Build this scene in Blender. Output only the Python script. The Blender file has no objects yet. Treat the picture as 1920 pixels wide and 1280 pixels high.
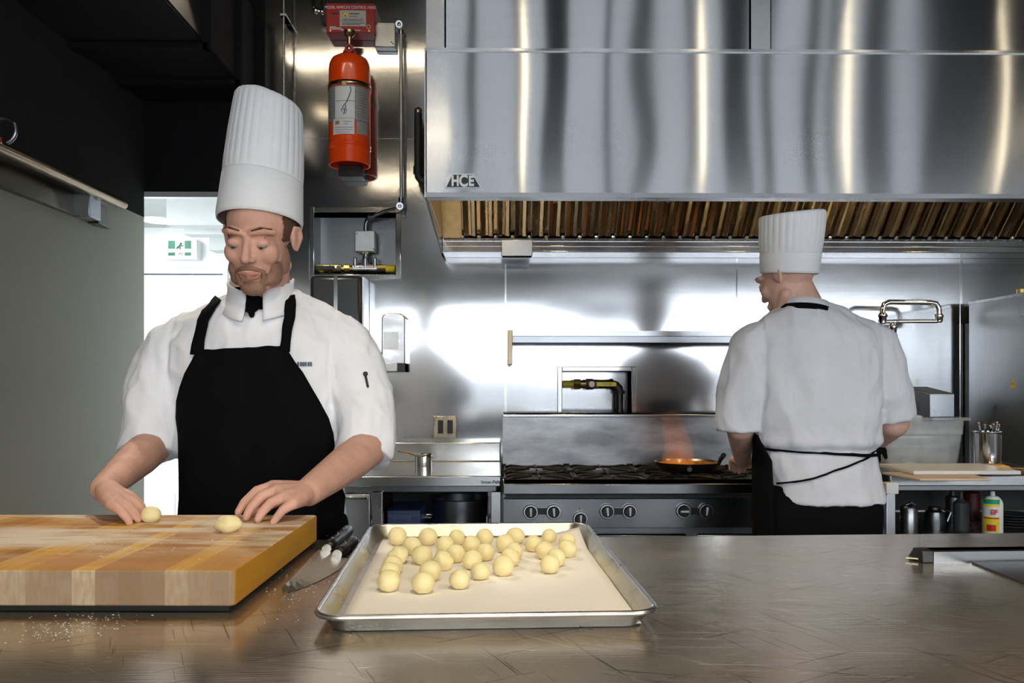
import bpy, bmesh, math, random
from mathutils import Vector, Matrix, noise
from mathutils.bvhtree import BVHTree
V = Vector
PI = math.pi
rnd = random.Random(7)
C = bpy.context.scene.collection
S = bpy.context.scene

# ------------------------------------------------------------------ camera
F = 1600.0; YAW = math.radians(0.7); CZ = 1.235; HOR = 713.0
cam_d = bpy.data.cameras.new('camera'); cam = bpy.data.objects.new('camera', cam_d); C.objects.link(cam)
cam.location = (0, 0, CZ); cam.rotation_euler = (PI / 2, 0, -YAW)
cam_d.sensor_width = 36; cam_d.lens = F / 1920 * 36; cam_d.shift_y = (HOR - 640) / 1920
cam_d.clip_start = .02; cam_d.clip_end = 200
S.camera = cam
# ------------------------------------------------------------------ world, exposure
w = bpy.data.worlds.new('sky'); S.world = w; w.use_nodes = True
bg = w.node_tree.nodes['Background']; bg.inputs[0].default_value = (.86, .93, 1, 1); bg.inputs[1].default_value = 12.0
S.view_settings.view_transform = 'Standard'; S.view_settings.look = 'None'
S.view_settings.gamma = 1; S.view_settings.exposure = 0.0; S.view_settings.use_curve_mapping = False
try:
    S.cycles.use_denoising = True; S.cycles.max_bounces = 8; S.cycles.sample_clamp_indirect = 6
    S.cycles.caustics_reflective = True; S.cycles.caustics_refractive = False
except Exception: pass
def area(name, loc, rot, sx, sy, e, col=(1, 1, 1), portal=False, spread=PI):
    l = bpy.data.lights.new(name, 'AREA'); l.shape = 'RECTANGLE'; l.size = sx; l.size_y = sy; l.energy = e; l.color = col
    l.spread = spread
    if portal: l.cycles.is_portal = True
    o = bpy.data.objects.new(name, l); C.objects.link(o); o.location = loc; o.rotation_euler = rot; return o
REAR = -2.5; CEIL = 6.4; XR = 6.6
area('window_portal', (2.1, REAR - .12, 1.3), (PI / 2, 0, 0), 7.6, 1.9, 1, portal=True)
area('clerestory_portal', (1.8, REAR - .12, 4.6), (PI / 2, 0, 0), 5.4, 3.2, 1, portal=True)
area('passage_portal', (-1.9, 6.55, 1.3), (-PI / 2, 0, 0), 2.2, 1.6, 1, portal=True)

# ------------------------------------------------------------------ pixel to point
def D(px, py):
    a, b = (px - 960) / F, (HOR - py) / F
    c, s = math.cos(YAW), math.sin(YAW)
    return V((a * c + s, -a * s + c, b))
def P(px, py, Y):
    d = D(px, py); return V((0, 0, CZ)) + d * (Y / d.y)
def G(px, py, z):
    d = D(px, py); return V((0, 0, CZ)) + d * ((z - CZ) / d.z)
def X_(px, Y): return P(px, 700, Y).x
def Z_(py, Y, px=960): return P(px, py, Y).z
def pxm(n, Y): return n * Y / F

# ------------------------------------------------------------------ materials
M = {}
def nt(name):
    m = bpy.data.materials.new(name); m.use_nodes = True; t = m.node_tree
    return m, t, t.nodes['Principled BSDF']
def N(t, kind, **kw):
    n = t.nodes.new(kind)
    for k, v in kw.items():
        if k in n.inputs: n.inputs[k].default_value = v
        else: setattr(n, k, v)
    return n
def coords(t, scale=(1, 1, 1), rot=(0, 0, 0), world=False):
    if world: src = N(t, 'ShaderNodeNewGeometry').outputs['Position']
    else: src = N(t, 'ShaderNodeTexCoord').outputs['Object']
    if any(rot):
        mr_ = N(t, 'ShaderNodeMapping'); mr_.inputs['Rotation'].default_value = rot; t.links.new(src, mr_.inputs[0]); src = mr_.outputs[0]; rot = (0, 0, 0)
    mp = N(t, 'ShaderNodeMapping'); mp.inputs['Scale'].default_value = scale; mp.inputs['Rotation'].default_value = rot
    t.links.new(src, mp.inputs[0]); return mp.outputs[0]
def mixc(t, fac, a, b, bt='MIX'):
    n = N(t, 'ShaderNodeMix', data_type='RGBA', blend_type=bt)
    for s, v in ((n.inputs[0], fac), (n.inputs[6], a), (n.inputs[7], b)):
        if isinstance(v, bpy.types.NodeSocket): t.links.new(v, s)
        elif isinstance(v, (int, float)): s.default_value = v
        else: s.default_value = (*v, 1) if len(v) == 3 else v
    return n.outputs[2]
def ramp(t, fac, stops):
    r = N(t, 'ShaderNodeValToRGB'); t.links.new(fac, r.inputs[0]); e = r.color_ramp.elements
    while len(e) < len(stops): e.new(.5)
    for k, (p, c) in zip(e, stops): k.position = p; k.color = (c, c, c, 1) if isinstance(c, (int, float)) else (*c, 1)
    return r.outputs[0]
def mat(name, col, rough=.5, metal=0, var=.12, scale=(14, 14, 14), bump=0, bscale=60, emit=None, es=1, trans=0, alpha=1, sheen=0, sss=0, coat=0, spec=None):
    m, t, b = nt(name)
    b.inputs['Roughness'].default_value = rough; b.inputs['Metallic'].default_value = metal
    n = N(t, 'ShaderNodeTexNoise', Scale=1.0, Detail=4.0); t.links.new(coords(t, scale), n.inputs['Vector'])
    dk = tuple(max(0, c * (1 - var)) for c in col); lt = tuple(min(1, c * (1 + var)) for c in col)
    t.links.new(ramp(t, n.outputs[0], [(.3, dk), (.7, lt)]), b.inputs['Base Color'])
    if bump:
        n2 = N(t, 'ShaderNodeTexNoise', Scale=float(bscale), Detail=3.0); t.links.new(coords(t), n2.inputs['Vector'])
        bp = N(t, 'ShaderNodeBump', Strength=1.0, Distance=bump); t.links.new(n2.outputs[0], bp.inputs['Height'])
        t.links.new(bp.outputs[0], b.inputs['Normal'])
    if spec is not None: b.inputs['Specular IOR Level'].default_value = spec
    if emit: b.inputs['Emission Color'].default_value = (*emit, 1); b.inputs['Emission Strength'].default_value = es
    if trans: b.inputs['Transmission Weight'].default_value = trans
    if alpha < 1: b.inputs['Alpha'].default_value = alpha
    if sss: b.inputs['Subsurface Weight'].default_value = sss; b.inputs['Subsurface Radius'].default_value = (.02, .008, .004)
    if coat: b.inputs['Coat Weight'].default_value = coat
    M[name] = m; return m
def steel(name, col=(.62, .63, .65), rough=.2, aniso=0, wave=0, wscale=(1, 1, 1), tangent=(1, 0, 0), smear=.06, sscale=(3, 3, 3), grain=(4, 4, 300), gbump=0, blotch=0):
    m, t, b = nt(name); b.inputs['Metallic'].default_value = 1
    g = N(t, 'ShaderNodeTexNoise', Scale=1.0, Detail=3.0); t.links.new(coords(t, grain, world=True), g.inputs['Vector'])
    s = N(t, 'ShaderNodeTexNoise', Scale=1.0, Detail=5.0); t.links.new(coords(t, sscale, world=True), s.inputs['Vector'])
    k = smear + blotch
    c1 = mixc(t, ramp(t, g.outputs[0], [(.35, 0.0), (.65, 1.0)]), tuple(c * .95 for c in col), tuple(min(1, c * 1.05) for c in col))
    c2 = mixc(t, ramp(t, s.outputs[0], [(.35, 1.0), (.65, 0.0)]), c1, tuple(c * (1 - blotch) for c in col))
    t.links.new(c2, b.inputs['Base Color'])
    mr = N(t, 'ShaderNodeMapRange'); t.links.new(s.outputs[0], mr.inputs[0])
    mr.inputs[1].default_value = .3; mr.inputs[2].default_value = .7
    mr.inputs[3].default_value = max(.02, rough - smear); mr.inputs[4].default_value = rough + smear
    t.links.new(mr.outputs[0], b.inputs['Roughness'])
    if aniso:
        b.inputs['Anisotropic'].default_value = aniso
        tv = N(t, 'ShaderNodeCombineXYZ'); tv.inputs[0].default_value, tv.inputs[1].default_value, tv.inputs[2].default_value = tangent
        t.links.new(tv.outputs[0], b.inputs['Tangent'])
    nrm = None
    if wave:
        wv = N(t, 'ShaderNodeTexNoise', Scale=1.0, Detail=1.0, Roughness=.3); t.links.new(coords(t, wscale, world=True), wv.inputs['Vector'])
        bp = N(t, 'ShaderNodeBump', Strength=1.0, Distance=wave); t.links.new(wv.outputs[0], bp.inputs['Height']); nrm = bp
    if gbump:
        bp2 = N(t, 'ShaderNodeBump', Strength=1.0, Distance=gbump); t.links.new(g.outputs[0], bp2.inputs['Height'])
        if nrm: t.links.new(nrm.outputs[0], bp2.inputs['Normal'])
        nrm = bp2
    if nrm: t.links.new(nrm.outputs[0], b.inputs['Normal'])
    M[name] = m; return m

steel('hood_steel', (.60, .61, .63), rough=.115, aniso=1.0, tangent=(0, 0, 1), wave=.012, wscale=(1.5, 1.5, .9), smear=.0, grain=(2, 2, 160))
steel('wall_steel', (.62, .63, .65), rough=.125, wave=.012, wscale=(.9, 1, 1.8), smear=.02, grain=(2, 2, 140), blotch=.06, sscale=(1.6, 2, 3))
steel('panel_steel', (.52, .53, .55), rough=.27, aniso=.7, tangent=(0, 0, 1), smear=.05, grain=(5, 5, 350))
steel('table_steel', (.58, .57, .55), rough=.2, smear=.05, grain=(5, 40, 40), blotch=.05)
steel('dark_steel', (.30, .31, .33), rough=.3, smear=.05)
steel('bright_steel', (.75, .75, .76), rough=.12, smear=.03)
steel('chrome', (.85, .85, .86), rough=.05, smear=.01)
steel('guard_steel', (.40, .40, .41), rough=.34, smear=.08, sscale=(5, 5, 14), blotch=.45, grain=(30, 30, 220))
steel('warm_steel', (.50, .42, .30), rough=.24, smear=.06, sscale=(20, 3, 8), blotch=.25)  # greasy steel; the hood lamps' brass tone is put into the colour
steel('filler_plate', (.72, .62, .42), rough=.35, smear=.06, sscale=(20, 10, 20), blotch=.2)  # steel with the nearby hood lamp's gold glow put into its colour
steel('aluminium', (.66, .66, .67), rough=.3, smear=.08, sscale=(12, 12, 30), blotch=.12)
steel('tray_inside', (.62, .58, .49), rough=.32, smear=.08, sscale=(14, 14, 14), blotch=.22)
steel('brass', (.62, .47, .18), rough=.28)
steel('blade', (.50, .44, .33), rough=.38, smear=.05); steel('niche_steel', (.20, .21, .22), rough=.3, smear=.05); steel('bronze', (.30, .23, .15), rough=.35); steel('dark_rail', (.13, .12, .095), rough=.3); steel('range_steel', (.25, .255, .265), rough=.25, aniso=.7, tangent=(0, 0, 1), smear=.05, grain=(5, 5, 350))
steel('oven_steel', (.42, .43, .44), rough=.3, aniso=.6, tangent=(0, 0, 1), smear=.06, sscale=(5, 5, 2), blotch=.15, grain=(5, 200, 3))
mat('black_paint', (.003, .003, .0035), .6, spec=.15); mat('duct_black', (.004, .004, .0045), .8, spec=.15)
mat('duct_side', (.012, .010, .009), .7, spec=.2)
mat('sage_wall', (.26, .257, .205), .55, var=.04, scale=(1.2, 1.2, 1.2)); mat('white_paint', (.80, .82, .82), .6, var=.03)
mat('grey_paint', (.22, .23, .23), .6, var=.04); mat('dark_wall', (.022, .022, .021), .8, spec=.02, var=.04); mat('grey_tile', (.12, .12, .12), .45)
mat('jacket', (.82, .83, .87), .8, var=.03, bump=.0006, bscale=380); mat('jacket_dimmed', (.62, .63, .69), .8, var=.03, bump=.0006, bscale=380); mat('passage_grey', (.42, .44, .42), .6, var=.03); mat('hat_cloth', (.78, .79, .82), .85, var=.03)  # far chef's jacket is greyed: dimmer light put into the cloth
mat('apron_black', (.0035, .0035, .004), .9, bump=.0008, bscale=300, spec=.08); mat('trouser_black', (.004, .004, .005), .9, spec=.08)
mat('shoe_black', (.01, .01, .01), .4)
mat('skin', (.62, .35, .265), .62, spec=.3, var=.12, scale=(22, 22, 22), sss=.15, bump=.0006, bscale=220)
mat('skin_pale', (.60, .37, .29), .5, var=.12, scale=(22, 22, 22), sss=.15)
mat('lip', (.46, .20, .155), .6); mat('hair', (.10, .045, .022), .8, bump=.003, bscale=160, var=.3); mat('hair_dark', (.03, .022, .018), .8, bump=.002, bscale=160)
mat('hair_crop', (.30, .20, .16), .8, bump=.001, bscale=260, var=.2); mat('stubble', (.27, .145, .10), .8, bump=.002, bscale=220, var=.3); mat('eye_white', (.30, .22, .19), .4)
mat('orange_red', (.90, .075, .006), .22, var=.05, coat=.4); mat('red_box', (.38, .012, .008), .4, var=.08)
mat('label_white', (.75, .76, .78), .4, var=.03); mat('label_silver', (.42, .42, .40), .35, metal=.3, var=.12, scale=(40, 40, 200)); mat('ink', (.03, .03, .035), .6)
mat('ink_blue', (.10, .11, .16), .6); mat('yellow', (.75, .55, .02), .4); mat('pipe_yellow', (.42, .33, .02), .45); mat('bright_yellow', (.82, .65, .02), .35)
mat('black_plastic', (.012, .012, .013), .3); mat('black_iron', (.016, .015, .014), .5, var=.3, bump=.001, bscale=120)
mat('grate_iron', (.016, .013, .011), .42, metal=.5, var=.4); mat('knob_white', (.78, .78, .78), .3)
mat('cloth_orange', (.70, .38, .10), .8); mat('tan_wood', (.40, .24, .12), .6); mat('white_plastic', (.75, .74, .72), .4, var=.04); mat('tan_board', (.68, .52, .38), .5, var=.04)
mat('sign_green', (.006, .10, .065), .5); mat('blue_box', (.035, .06, .15), .5); mat('box_ink', (.10, .13, .22), .5); mat('green_label', (.01, .30, .14), .4); mat('shaded_red', (.09, .006, .006), .5); mat('shaded_grey', (.07, .075, .08), .5); mat('red_label', (.55, .02, .02), .4)  # dim red and grey have the lower shelf's shade in their colour
mat('mat_dark', (.018, .014, .012), .35); mat('rubber', (.006, .006, .006), .7)
mat('dough', (.82, .70, .37), .55, var=.05, scale=(30, 30, 30), bump=.0012, bscale=40, sss=.1)
mat('paper', (.88, .83, .76), .7, var=.03, scale=(5, 5, 5), bump=.001, bscale=9)
mat('concrete', (.20, .19, .18), .5); mat('mullion', (.05, .05, .055), .5); mat('column', (.10, .10, .11), .6)
mat('frost', (.75, .80, .82), .25, alpha=.45); mat('clear_plastic', (.70, .74, .76), .12, alpha=.35)
mat('lamp_warm', (1, .8, .5), .5, emit=(1, .80, .50), es=6); mat('tube_glow', (1, .85, .6), .5, emit=(1, .84, .58), es=6); mat('lamp_line', (1, .85, .6), .5, emit=(1, .80, .5), es=6); mat('lamp_white', (1, 1, 1), .5, emit=(1, .97, .9), es=12)
mat('sauce', (.45, .18, .03), .15, var=.3, scale=(60, 60, 60)); mat('grey_box', (.55, .56, .56), .35, metal=.7)
# window panes: tint added to dim the daylight to a fixed share
def tint(name, k):
    m = bpy.data.materials.new(name); m.use_nodes = True; t = m.node_tree; t.nodes.remove(t.nodes['Principled BSDF'])
    a = N(t, 'ShaderNodeBsdfTransparent'); g = N(t, 'ShaderNodeTexNoise', Scale=1.0); t.links.new(coords(t, (1, 1, 1)), g.inputs[0])
    t.links.new(ramp(t, g.outputs[0], [(.3, k * .95), (.7, k * 1.05)]), a.inputs[0])
    t.links.new(a.outputs[0], t.nodes['Material Output'].inputs[0]); M[name] = m
tint('tint_high', .225); tint('tint_low', .315); tint('tint_passage', .42); tint('tint_mid', .9)
# maple board: strips along the depth of the board, flour on the upper face
def board_mat():
    m, t, b = nt('maple_board'); b.inputs['Roughness'].default_value = .6; b.inputs['Specular IOR Level'].default_value = .2
    tc = N(t, 'ShaderNodeTexCoord'); sx = N(t, 'ShaderNodeSeparateXYZ'); t.links.new(tc.outputs['Object'], sx.inputs[0])
    d = N(t, 'ShaderNodeMath', operation='DIVIDE'); t.links.new(sx.outputs[0], d.inputs[0]); d.inputs[1].default_value = .0325
    fl = N(t, 'ShaderNodeMath', operation='FLOOR'); t.links.new(d.outputs[0], fl.inputs[0])
    yd = N(t, 'ShaderNodeMath', operation='MULTIPLY'); t.links.new(sx.outputs[1], yd.inputs[0]); yd.inputs[1].default_value = 1.7
    fy = N(t, 'ShaderNodeMath', operation='FLOOR'); t.links.new(yd.outputs[0], fy.inputs[0])
    cv = N(t, 'ShaderNodeCombineXYZ'); t.links.new(fl.outputs[0], cv.inputs[0]); t.links.new(fy.outputs[0], cv.inputs[1])
    wn = N(t, 'ShaderNodeTexWhiteNoise', noise_dimensions='3D'); t.links.new(cv.outputs[0], wn.inputs['Vector'])
    gr = N(t, 'ShaderNodeTexNoise', Scale=1.0, Detail=6.0); t.links.new(coords(t, (160, 5, 40)), gr.inputs['Vector'])
    top = mixc(t, wn.outputs[0], (.31, .11, .009), (.70, .37, .03))
    gm = N(t, 'ShaderNodeNewGeometry'); sn = N(t, 'ShaderNodeSeparateXYZ'); t.links.new(gm.outputs['Normal'], sn.inputs[0])
    # front face greyed: window daylight on it is put into the colour
    side = mixc(t, wn.outputs[0], (.22, .145, .095), (.50, .40, .27))
    ny = N(t, 'ShaderNodeMath', operation='LESS_THAN'); t.links.new(sn.outputs[1], ny.inputs[0]); ny.inputs[1].default_value = -.7
    nz = N(t, 'ShaderNodeMath', operation='GREATER_THAN'); t.links.new(sn.outputs[2], nz.inputs[0]); nz.inputs[1].default_value = .7
    col = mixc(t, ny.outputs[0], top, side)
    col = mixc(t, ramp(t, gr.outputs[0], [(.4, 0.0), (.62, .35)]), col, (.30, .14, .04))
    st = N(t, 'ShaderNodeTexNoise', Scale=1.0, Detail=5.0); t.links.new(coords(t, (3.5, 9, 1)), st.inputs['Vector'])
    stain = mixc(t, ramp(t, st.outputs[0], [(.5, 0.0), (.66, .55)]), col, (.42, .13, .02))
    col = mixc(t, nz.outputs[0], col, stain)
    fn = N(t, 'ShaderNodeTexNoise', Scale=1.0, Detail=8.0, Roughness=.68); t.links.new(coords(t, (3.0, 13, 1), rot=(0, 0, .05)), fn.inputs['Vector'])
    fb = N(t, 'ShaderNodeTexNoise', Scale=1.0, Detail=2.0); t.links.new(coords(t, (1.6, 4, 1)), fb.inputs['Vector'])
    yy = N(t, 'ShaderNodeMapRange'); t.links.new(sx.outputs[1], yy.inputs[0]); yy.inputs[1].default_value = .20; yy.inputs[2].default_value = .07  # front strip is bare
    yy.inputs[3].default_value = 1.0; yy.inputs[4].default_value = .12
    f1 = N(t, 'ShaderNodeMath', operation='MULTIPLY'); t.links.new(ramp(t, fn.outputs[0], [(.40, 0.0), (.56, 1.0)]), f1.inputs[0]); t.links.new(yy.outputs[0], f1.inputs[1])
    f2 = N(t, 'ShaderNodeMath', operation='MULTIPLY'); t.links.new(f1.outputs[0], f2.inputs[0]); t.links.new(ramp(t, fb.outputs[0], [(.36, .1), (.5, 1.0)]), f2.inputs[1])
    f3 = N(t, 'ShaderNodeMath', operation='MULTIPLY'); t.links.new(f2.outputs[0], f3.inputs[0]); t.links.new(nz.outputs[0], f3.inputs[1])
    col = mixc(t, f3.outputs[0], col, (.70, .60, .47))
    t.links.new(col, b.inputs['Base Color']); M['maple_board'] = m
board_mat()
# worn worktop steel: scratches in many directions, brown painted in for warm light, specks of flour near the board
def counter_mat():
    m, t, b = nt('counter_steel'); b.inputs['Metallic'].default_value = .88
    def scr(sc, rot, lo, hi):
        n = N(t, 'ShaderNodeTexNoise', Scale=1.0, Detail=2.0); t.links.new(coords(t, sc, rot=(0, 0, rot)), n.inputs['Vector'])
        return ramp(t, n.outputs[0], [(lo, 0.0), (hi, 1.0)])
    n1 = N(t, 'ShaderNodeTexNoise', Scale=1.0, Detail=7.0); t.links.new(coords(t, (4, 5, 1)), n1.inputs['Vector'])
    n2 = N(t, 'ShaderNodeTexNoise', Scale=1.0, Detail=4.0); t.links.new(coords(t, (3, 220, 1)), n2.inputs['Vector'])
    c = mixc(t, ramp(t, n1.outputs[0], [(.35, 0.0), (.65, 1.0)]), (.47, .40, .31), (.60, .525, .415))
    c = mixc(t, ramp(t, n2.outputs[0], [(.4, 0.0), (.6, .14)]), c, (.62, .56, .46))
    for sc, rot, lo, hi, cc in (((5, 200, 1), .35, .67, .70, (.20, .16, .12)), ((4, 170, 1), -.5, .68, .71, (.20, .16, .12)), ((6, 240, 1), .1, .66, .70, (.9, .82, .68)), ((4, 190, 1), 1.2, .67, .70, (.20, .16, .12)), ((6, 210, 1), .8, .68, .71, (.85, .78, .64)), ((40, 170, 1), -.2, .69, .72, (.9, .85, .76))):
        c = mixc(t, scr(sc, rot, lo, hi), c, cc)
    t.links.new(c, b.inputs['Base Color'])
    r = N(t, 'ShaderNodeMapRange'); t.links.new(n1.outputs[0], r.inputs[0]); r.inputs[1].default_value = .3; r.inputs[2].default_value = .7
    r.inputs[3].default_value = .15; r.inputs[4].default_value = .27
    t.links.new(r.outputs[0], b.inputs['Roughness'])
    nb = N(t, 'ShaderNodeTexNoise', Scale=1.0, Detail=2.0); t.links.new(coords(t, (3, 4, 1)), nb.inputs['Vector'])
    bp = N(t, 'ShaderNodeBump', Strength=1.0, Distance=.002); t.links.new(nb.outputs[0], bp.inputs['Height']); 
    bp2 = N(t, 'ShaderNodeBump', Strength=1.0, Distance=.00012); t.links.new(n2.outputs[0], bp2.inputs['Height']); t.links.new(bp.outputs[0], bp2.inputs['Normal'])
    t.links.new(bp2.outputs[0], b.inputs['Normal']); M['counter_steel'] = m
counter_mat()

# ------------------------------------------------------------------ mesh helpers
ORG = {}
class MB:
    def __init__(s): s.bm = bmesh.new(); s.mats = []
    def box(s, x0, x1, y0, y1, z0, z1, rot=None, piv=None):
        vs = [s.bm.verts.new((x, y, z)) for x in (x0, x1) for y in (y0, y1) for z in (z0, z1)]
        for f in ((0, 1, 3, 2), (4, 6, 7, 5), (0, 4, 5, 1), (2, 3, 7, 6), (0, 2, 6, 4), (1, 5, 7, 3)): s.bm.faces.new([vs[i] for i in f])
        if rot:
            pv = V(piv) if piv else V(((x0 + x1) / 2, (y0 + y1) / 2, (z0 + z1) / 2))
            bmesh.ops.rotate(s.bm, verts=vs, cent=pv, matrix=rot)
        return s
    def frame(s, d):
        d = d.normalized(); u = d.cross(V((0, 0, 1))) if abs(d.z) < .95 else d.cross(V((0, 1, 0)))
        u.normalize(); return u, d.cross(u).normalized()
    def rings(s, rs, cap=True, close=False):
        L = []
        for r in rs: L.append([s.bm.verts.new(p) for p in r])
        n = len(L[0])
        for a, b in zip(L, L[1:]):
            for i in range(n): s.bm.faces.new((a[i], a[(i + 1) % n], b[(i + 1) % n], b[i]))
        if cap:
            s.bm.faces.new(list(reversed(L[0]))); s.bm.faces.new(L[-1])
        return s
    def cyl(s, a, b, r0, r1=None, seg=20, cap=True):
        a, b = V(a), V(b); r1 = r0 if r1 is None else r1; u, v = s.frame(b - a)
        R = [[c + (u * math.cos(2 * PI * i / seg) + v * math.sin(2 * PI * i / seg)) * r for i in range(seg)] for c, r in ((a, r0), (b, r1))]
        return s.rings(R, cap)
    def tube(s, pts, r, seg=12, cap=True):
        pts = [V(p) for p in pts]; rr = r if isinstance(r, (list, tuple)) else [r] * len(pts)
        R = []; u0 = None
        for i, p in enumerate(pts):
            d = (pts[min(i + 1, len(pts) - 1)] - pts[max(i - 1, 0)]).normalized()
            if u0 is None: u, v = s.frame(d)
            else: u = (u0 - d * u0.dot(d)).normalized(); v = d.cross(u)
            u0 = u
            R.append([p + (u * math.cos(2 * PI * k / seg) + v * math.sin(2 * PI * k / seg)) * rr[i] for k in range(seg)])
        return s.rings(R, cap)
    def lathe(s, c, prof, axis=V((0, 0, 1)), seg=32, cap=True, mod=None):
        c = V(c); axis = V(axis).normalized(); u, v = s.frame(axis); R = []
        for (r, h) in prof:
            R.append([c + axis * h + (u * math.cos(2 * PI * i / seg) + v * math.sin(2 * PI * i / seg)) * max(1e-5, r * (mod(i / seg, h) if mod else 1)) for i in range(seg)])
        return s.rings(R, cap)
    def sph(s, c, r, rot=None, seg=20, rg=12):
        c = V(c); r = (r, r, r) if isinstance(r, (int, float)) else r; R = []
        for j in range(1, rg):
            a = PI * j / rg; R.append([])
            for i in range(seg):
                p = V((math.sin(a) * math.cos(2 * PI * i / seg) * r[0], math.sin(a) * math.sin(2 * PI * i / seg) * r[1], math.cos(a) * r[2]))
                R[-1].append(c + (rot @ p if rot else p))
        return s.rings(list(reversed(R)), True)
    def prism(s, poly, ax, a, b):
        def mk(p, t): return {'x': (t, p[0], p[1]), 'y': (p[0], t, p[1]), 'z': (p[0], p[1], t)}[ax]
        R = [[V(mk(p, t)) for p in poly] for t in (a, b)]
        return s.rings(R, True)
    def limb(s, pts, seg=16):
        for (a, ra), (b, rb) in zip(pts, pts[1:]):
            a, b = V(a), V(b); s.cyl(a, b, ra, rb, seg); s.sph(a, ra, seg=seg, rg=10); s.sph(b, rb, seg=seg, rg=10)
        return s
    def quad(s, pts):
        s.bm.faces.new([s.bm.verts.new(V(p)) for p in pts]); return s
    def grid(s, rows):
        L = [[s.bm.verts.new(V(p)) for p in r] for r in rows]
        for a, b in zip(L, L[1:]):
            for i in range(len(a) - 1): s.bm.faces.new((a[i], a[i + 1], b[i + 1], b[i]))
        return s
    def build(s, name, m, parent=None, bevel=0, smooth=False, label=None, solid=0, keep=False):
        bmesh.ops.recalc_face_normals(s.bm, faces=s.bm.faces)
        me = bpy.data.meshes.new(name); s.bm.to_mesh(me); s.bm.free()
        return link(name, me, m, parent, bevel, smooth, label, solid, keep)
def link(name, me, m, parent=None, bevel=0, smooth=False, label=None, solid=0, keep=False):
    ms = m if isinstance(m, (list, tuple)) else [m]
    for k in ms: me.materials.append(M[k] if isinstance(k, str) else k)
    o = bpy.data.objects.new(name, me); C.objects.link(o)
    if parent: off = ORG[parent.name]; o.parent = parent
    elif keep: off = V()
    else:
        co = [v.co for v in me.vertices]; off = V(((min(c.x for c in co) + max(c.x for c in co)) / 2, (min(c.y for c in co) + max(c.y for c in co)) / 2, min(c.z for c in co)))
        o.location = off
    me.transform(Matrix.Translation(-off)); ORG[o.name] = off
    if smooth:
        for p in me.polygons: p.use_smooth = True
        if smooth != 'all':
            try: me.set_sharp_from_angle(angle=math.radians(38))
            except Exception: pass
    if solid:
        sm = o.modifiers.new('thickness', 'SOLIDIFY'); sm.thickness = solid; sm.offset = 0
    if bevel:
        b = o.modifiers.new('bevel', 'BEVEL'); b.width = bevel; b.segments = 2; b.limit_method = 'ANGLE'; b.angle_limit = math.radians(40)
        for p in me.polygons: p.use_smooth = True
        try: me.set_sharp_from_angle(angle=math.radians(38))
        except Exception: pass
    if label: o['label'] = label
    return o
def thing(name, label, cat, loc=(0, 0, 0), rotz=0, group=None, world=True):
    o = bpy.data.objects.new(name, None); C.objects.link(o); o.location = loc; o.rotation_euler = (0, 0, rotz)
    o.empty_display_size = .05
    o['label'] = label; o['category'] = cat
    if group: o['group'] = group
    ORG[o.name] = V(loc) if world else V(); return o
def tag(o, label, cat, group=None):
    o['label'] = label; o['category'] = cat
    if group: o['group'] = group
    return o
def struct(o): o['kind'] = 'structure'; return o
def text_mesh(name, s, size, loc, m, parent, rot=(PI / 2, 0, 0), ext=.0006, bold=0, sx=1, align='CENTER', label=None):
    cu = bpy.data.curves.new(name, 'FONT'); cu.body = s; cu.size = size; cu.extrude = ext; cu.align_x = align; cu.align_y = 'CENTER'; cu.offset = bold
    o = bpy.data.objects.new('tmp', cu); C.objects.link(o)
    me = bpy.data.meshes.new_from_object(o.evaluated_get(bpy.context.evaluated_depsgraph_get())); bpy.data.objects.remove(o)
    from mathutils import Euler
    me.transform(Matrix.Translation(V(loc)) @ Euler(rot).to_matrix().to_4x4() @ Matrix.Diagonal((sx, 1, 1, 1)))
    me.name = name; return link(name, me, m, parent, label=label)
def dup(root, loc, label=None, rotz=None, scale=None):
    r = root.copy(); C.objects.link(r); r.location = loc
    if label: r['label'] = label
    if rotz is not None: r.rotation_euler = (0, 0, rotz)
    if scale: r.scale = scale
    for ch in list(root.children):
        c = ch.copy(); C.objects.link(c); c.parent = r
        for g in ch.children: d = g.copy(); C.objects.link(d); d.parent = c
    return r
def remesh(mb, vox, it=4, fac=.5):
    bmesh.ops.recalc_face_normals(mb.bm, faces=mb.bm.faces)
    me = bpy.data.meshes.new('tmp'); mb.bm.to_mesh(me); mb.bm.free()
    o = bpy.data.objects.new('tmp', me); C.objects.link(o)
    r = o.modifiers.new('r', 'REMESH'); r.mode = 'VOXEL'; r.voxel_size = vox
    if it: q = o.modifiers.new('s', 'SMOOTH'); q.factor = fac; q.iterations = it
    out = bpy.data.meshes.new_from_object(o.evaluated_get(bpy.context.evaluated_depsgraph_get()))
    bpy.data.objects.remove(o); out.materials.clear(); return out
# ================================================================== SETTING
BY = 4.2; LX = -1.75; WX0 = X_(497, BY)
struct(MB().box(-3.2, XR + .1, REAR - .1, 8.0, -.1, 0).build('floor', 'grey_tile'))
struct(MB().box(-3.2, XR + .1, REAR - .1, 8.0, CEIL, CEIL + .1).build('ceiling', 'black_paint'))
zr = Z_(383, 3.77)
# left wall: sage finish up to just above the rail, darker paint higher up
struct(MB().box(LX - .12, LX, REAR - .1, BY, 0, zr + .02).build('wall_left', 'sage_wall'))
struct(MB().box(LX - .12, LX, REAR - .1, BY, zr + .02, CEIL).build('wall_left_upper', 'dark_wall'))
# black bulkhead over the passage
zb = Z_(361, BY)
struct(MB().box(-3.2, WX0, BY, BY + .12, zb, CEIL).build('wall_bulkhead', 'black_paint'))
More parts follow.
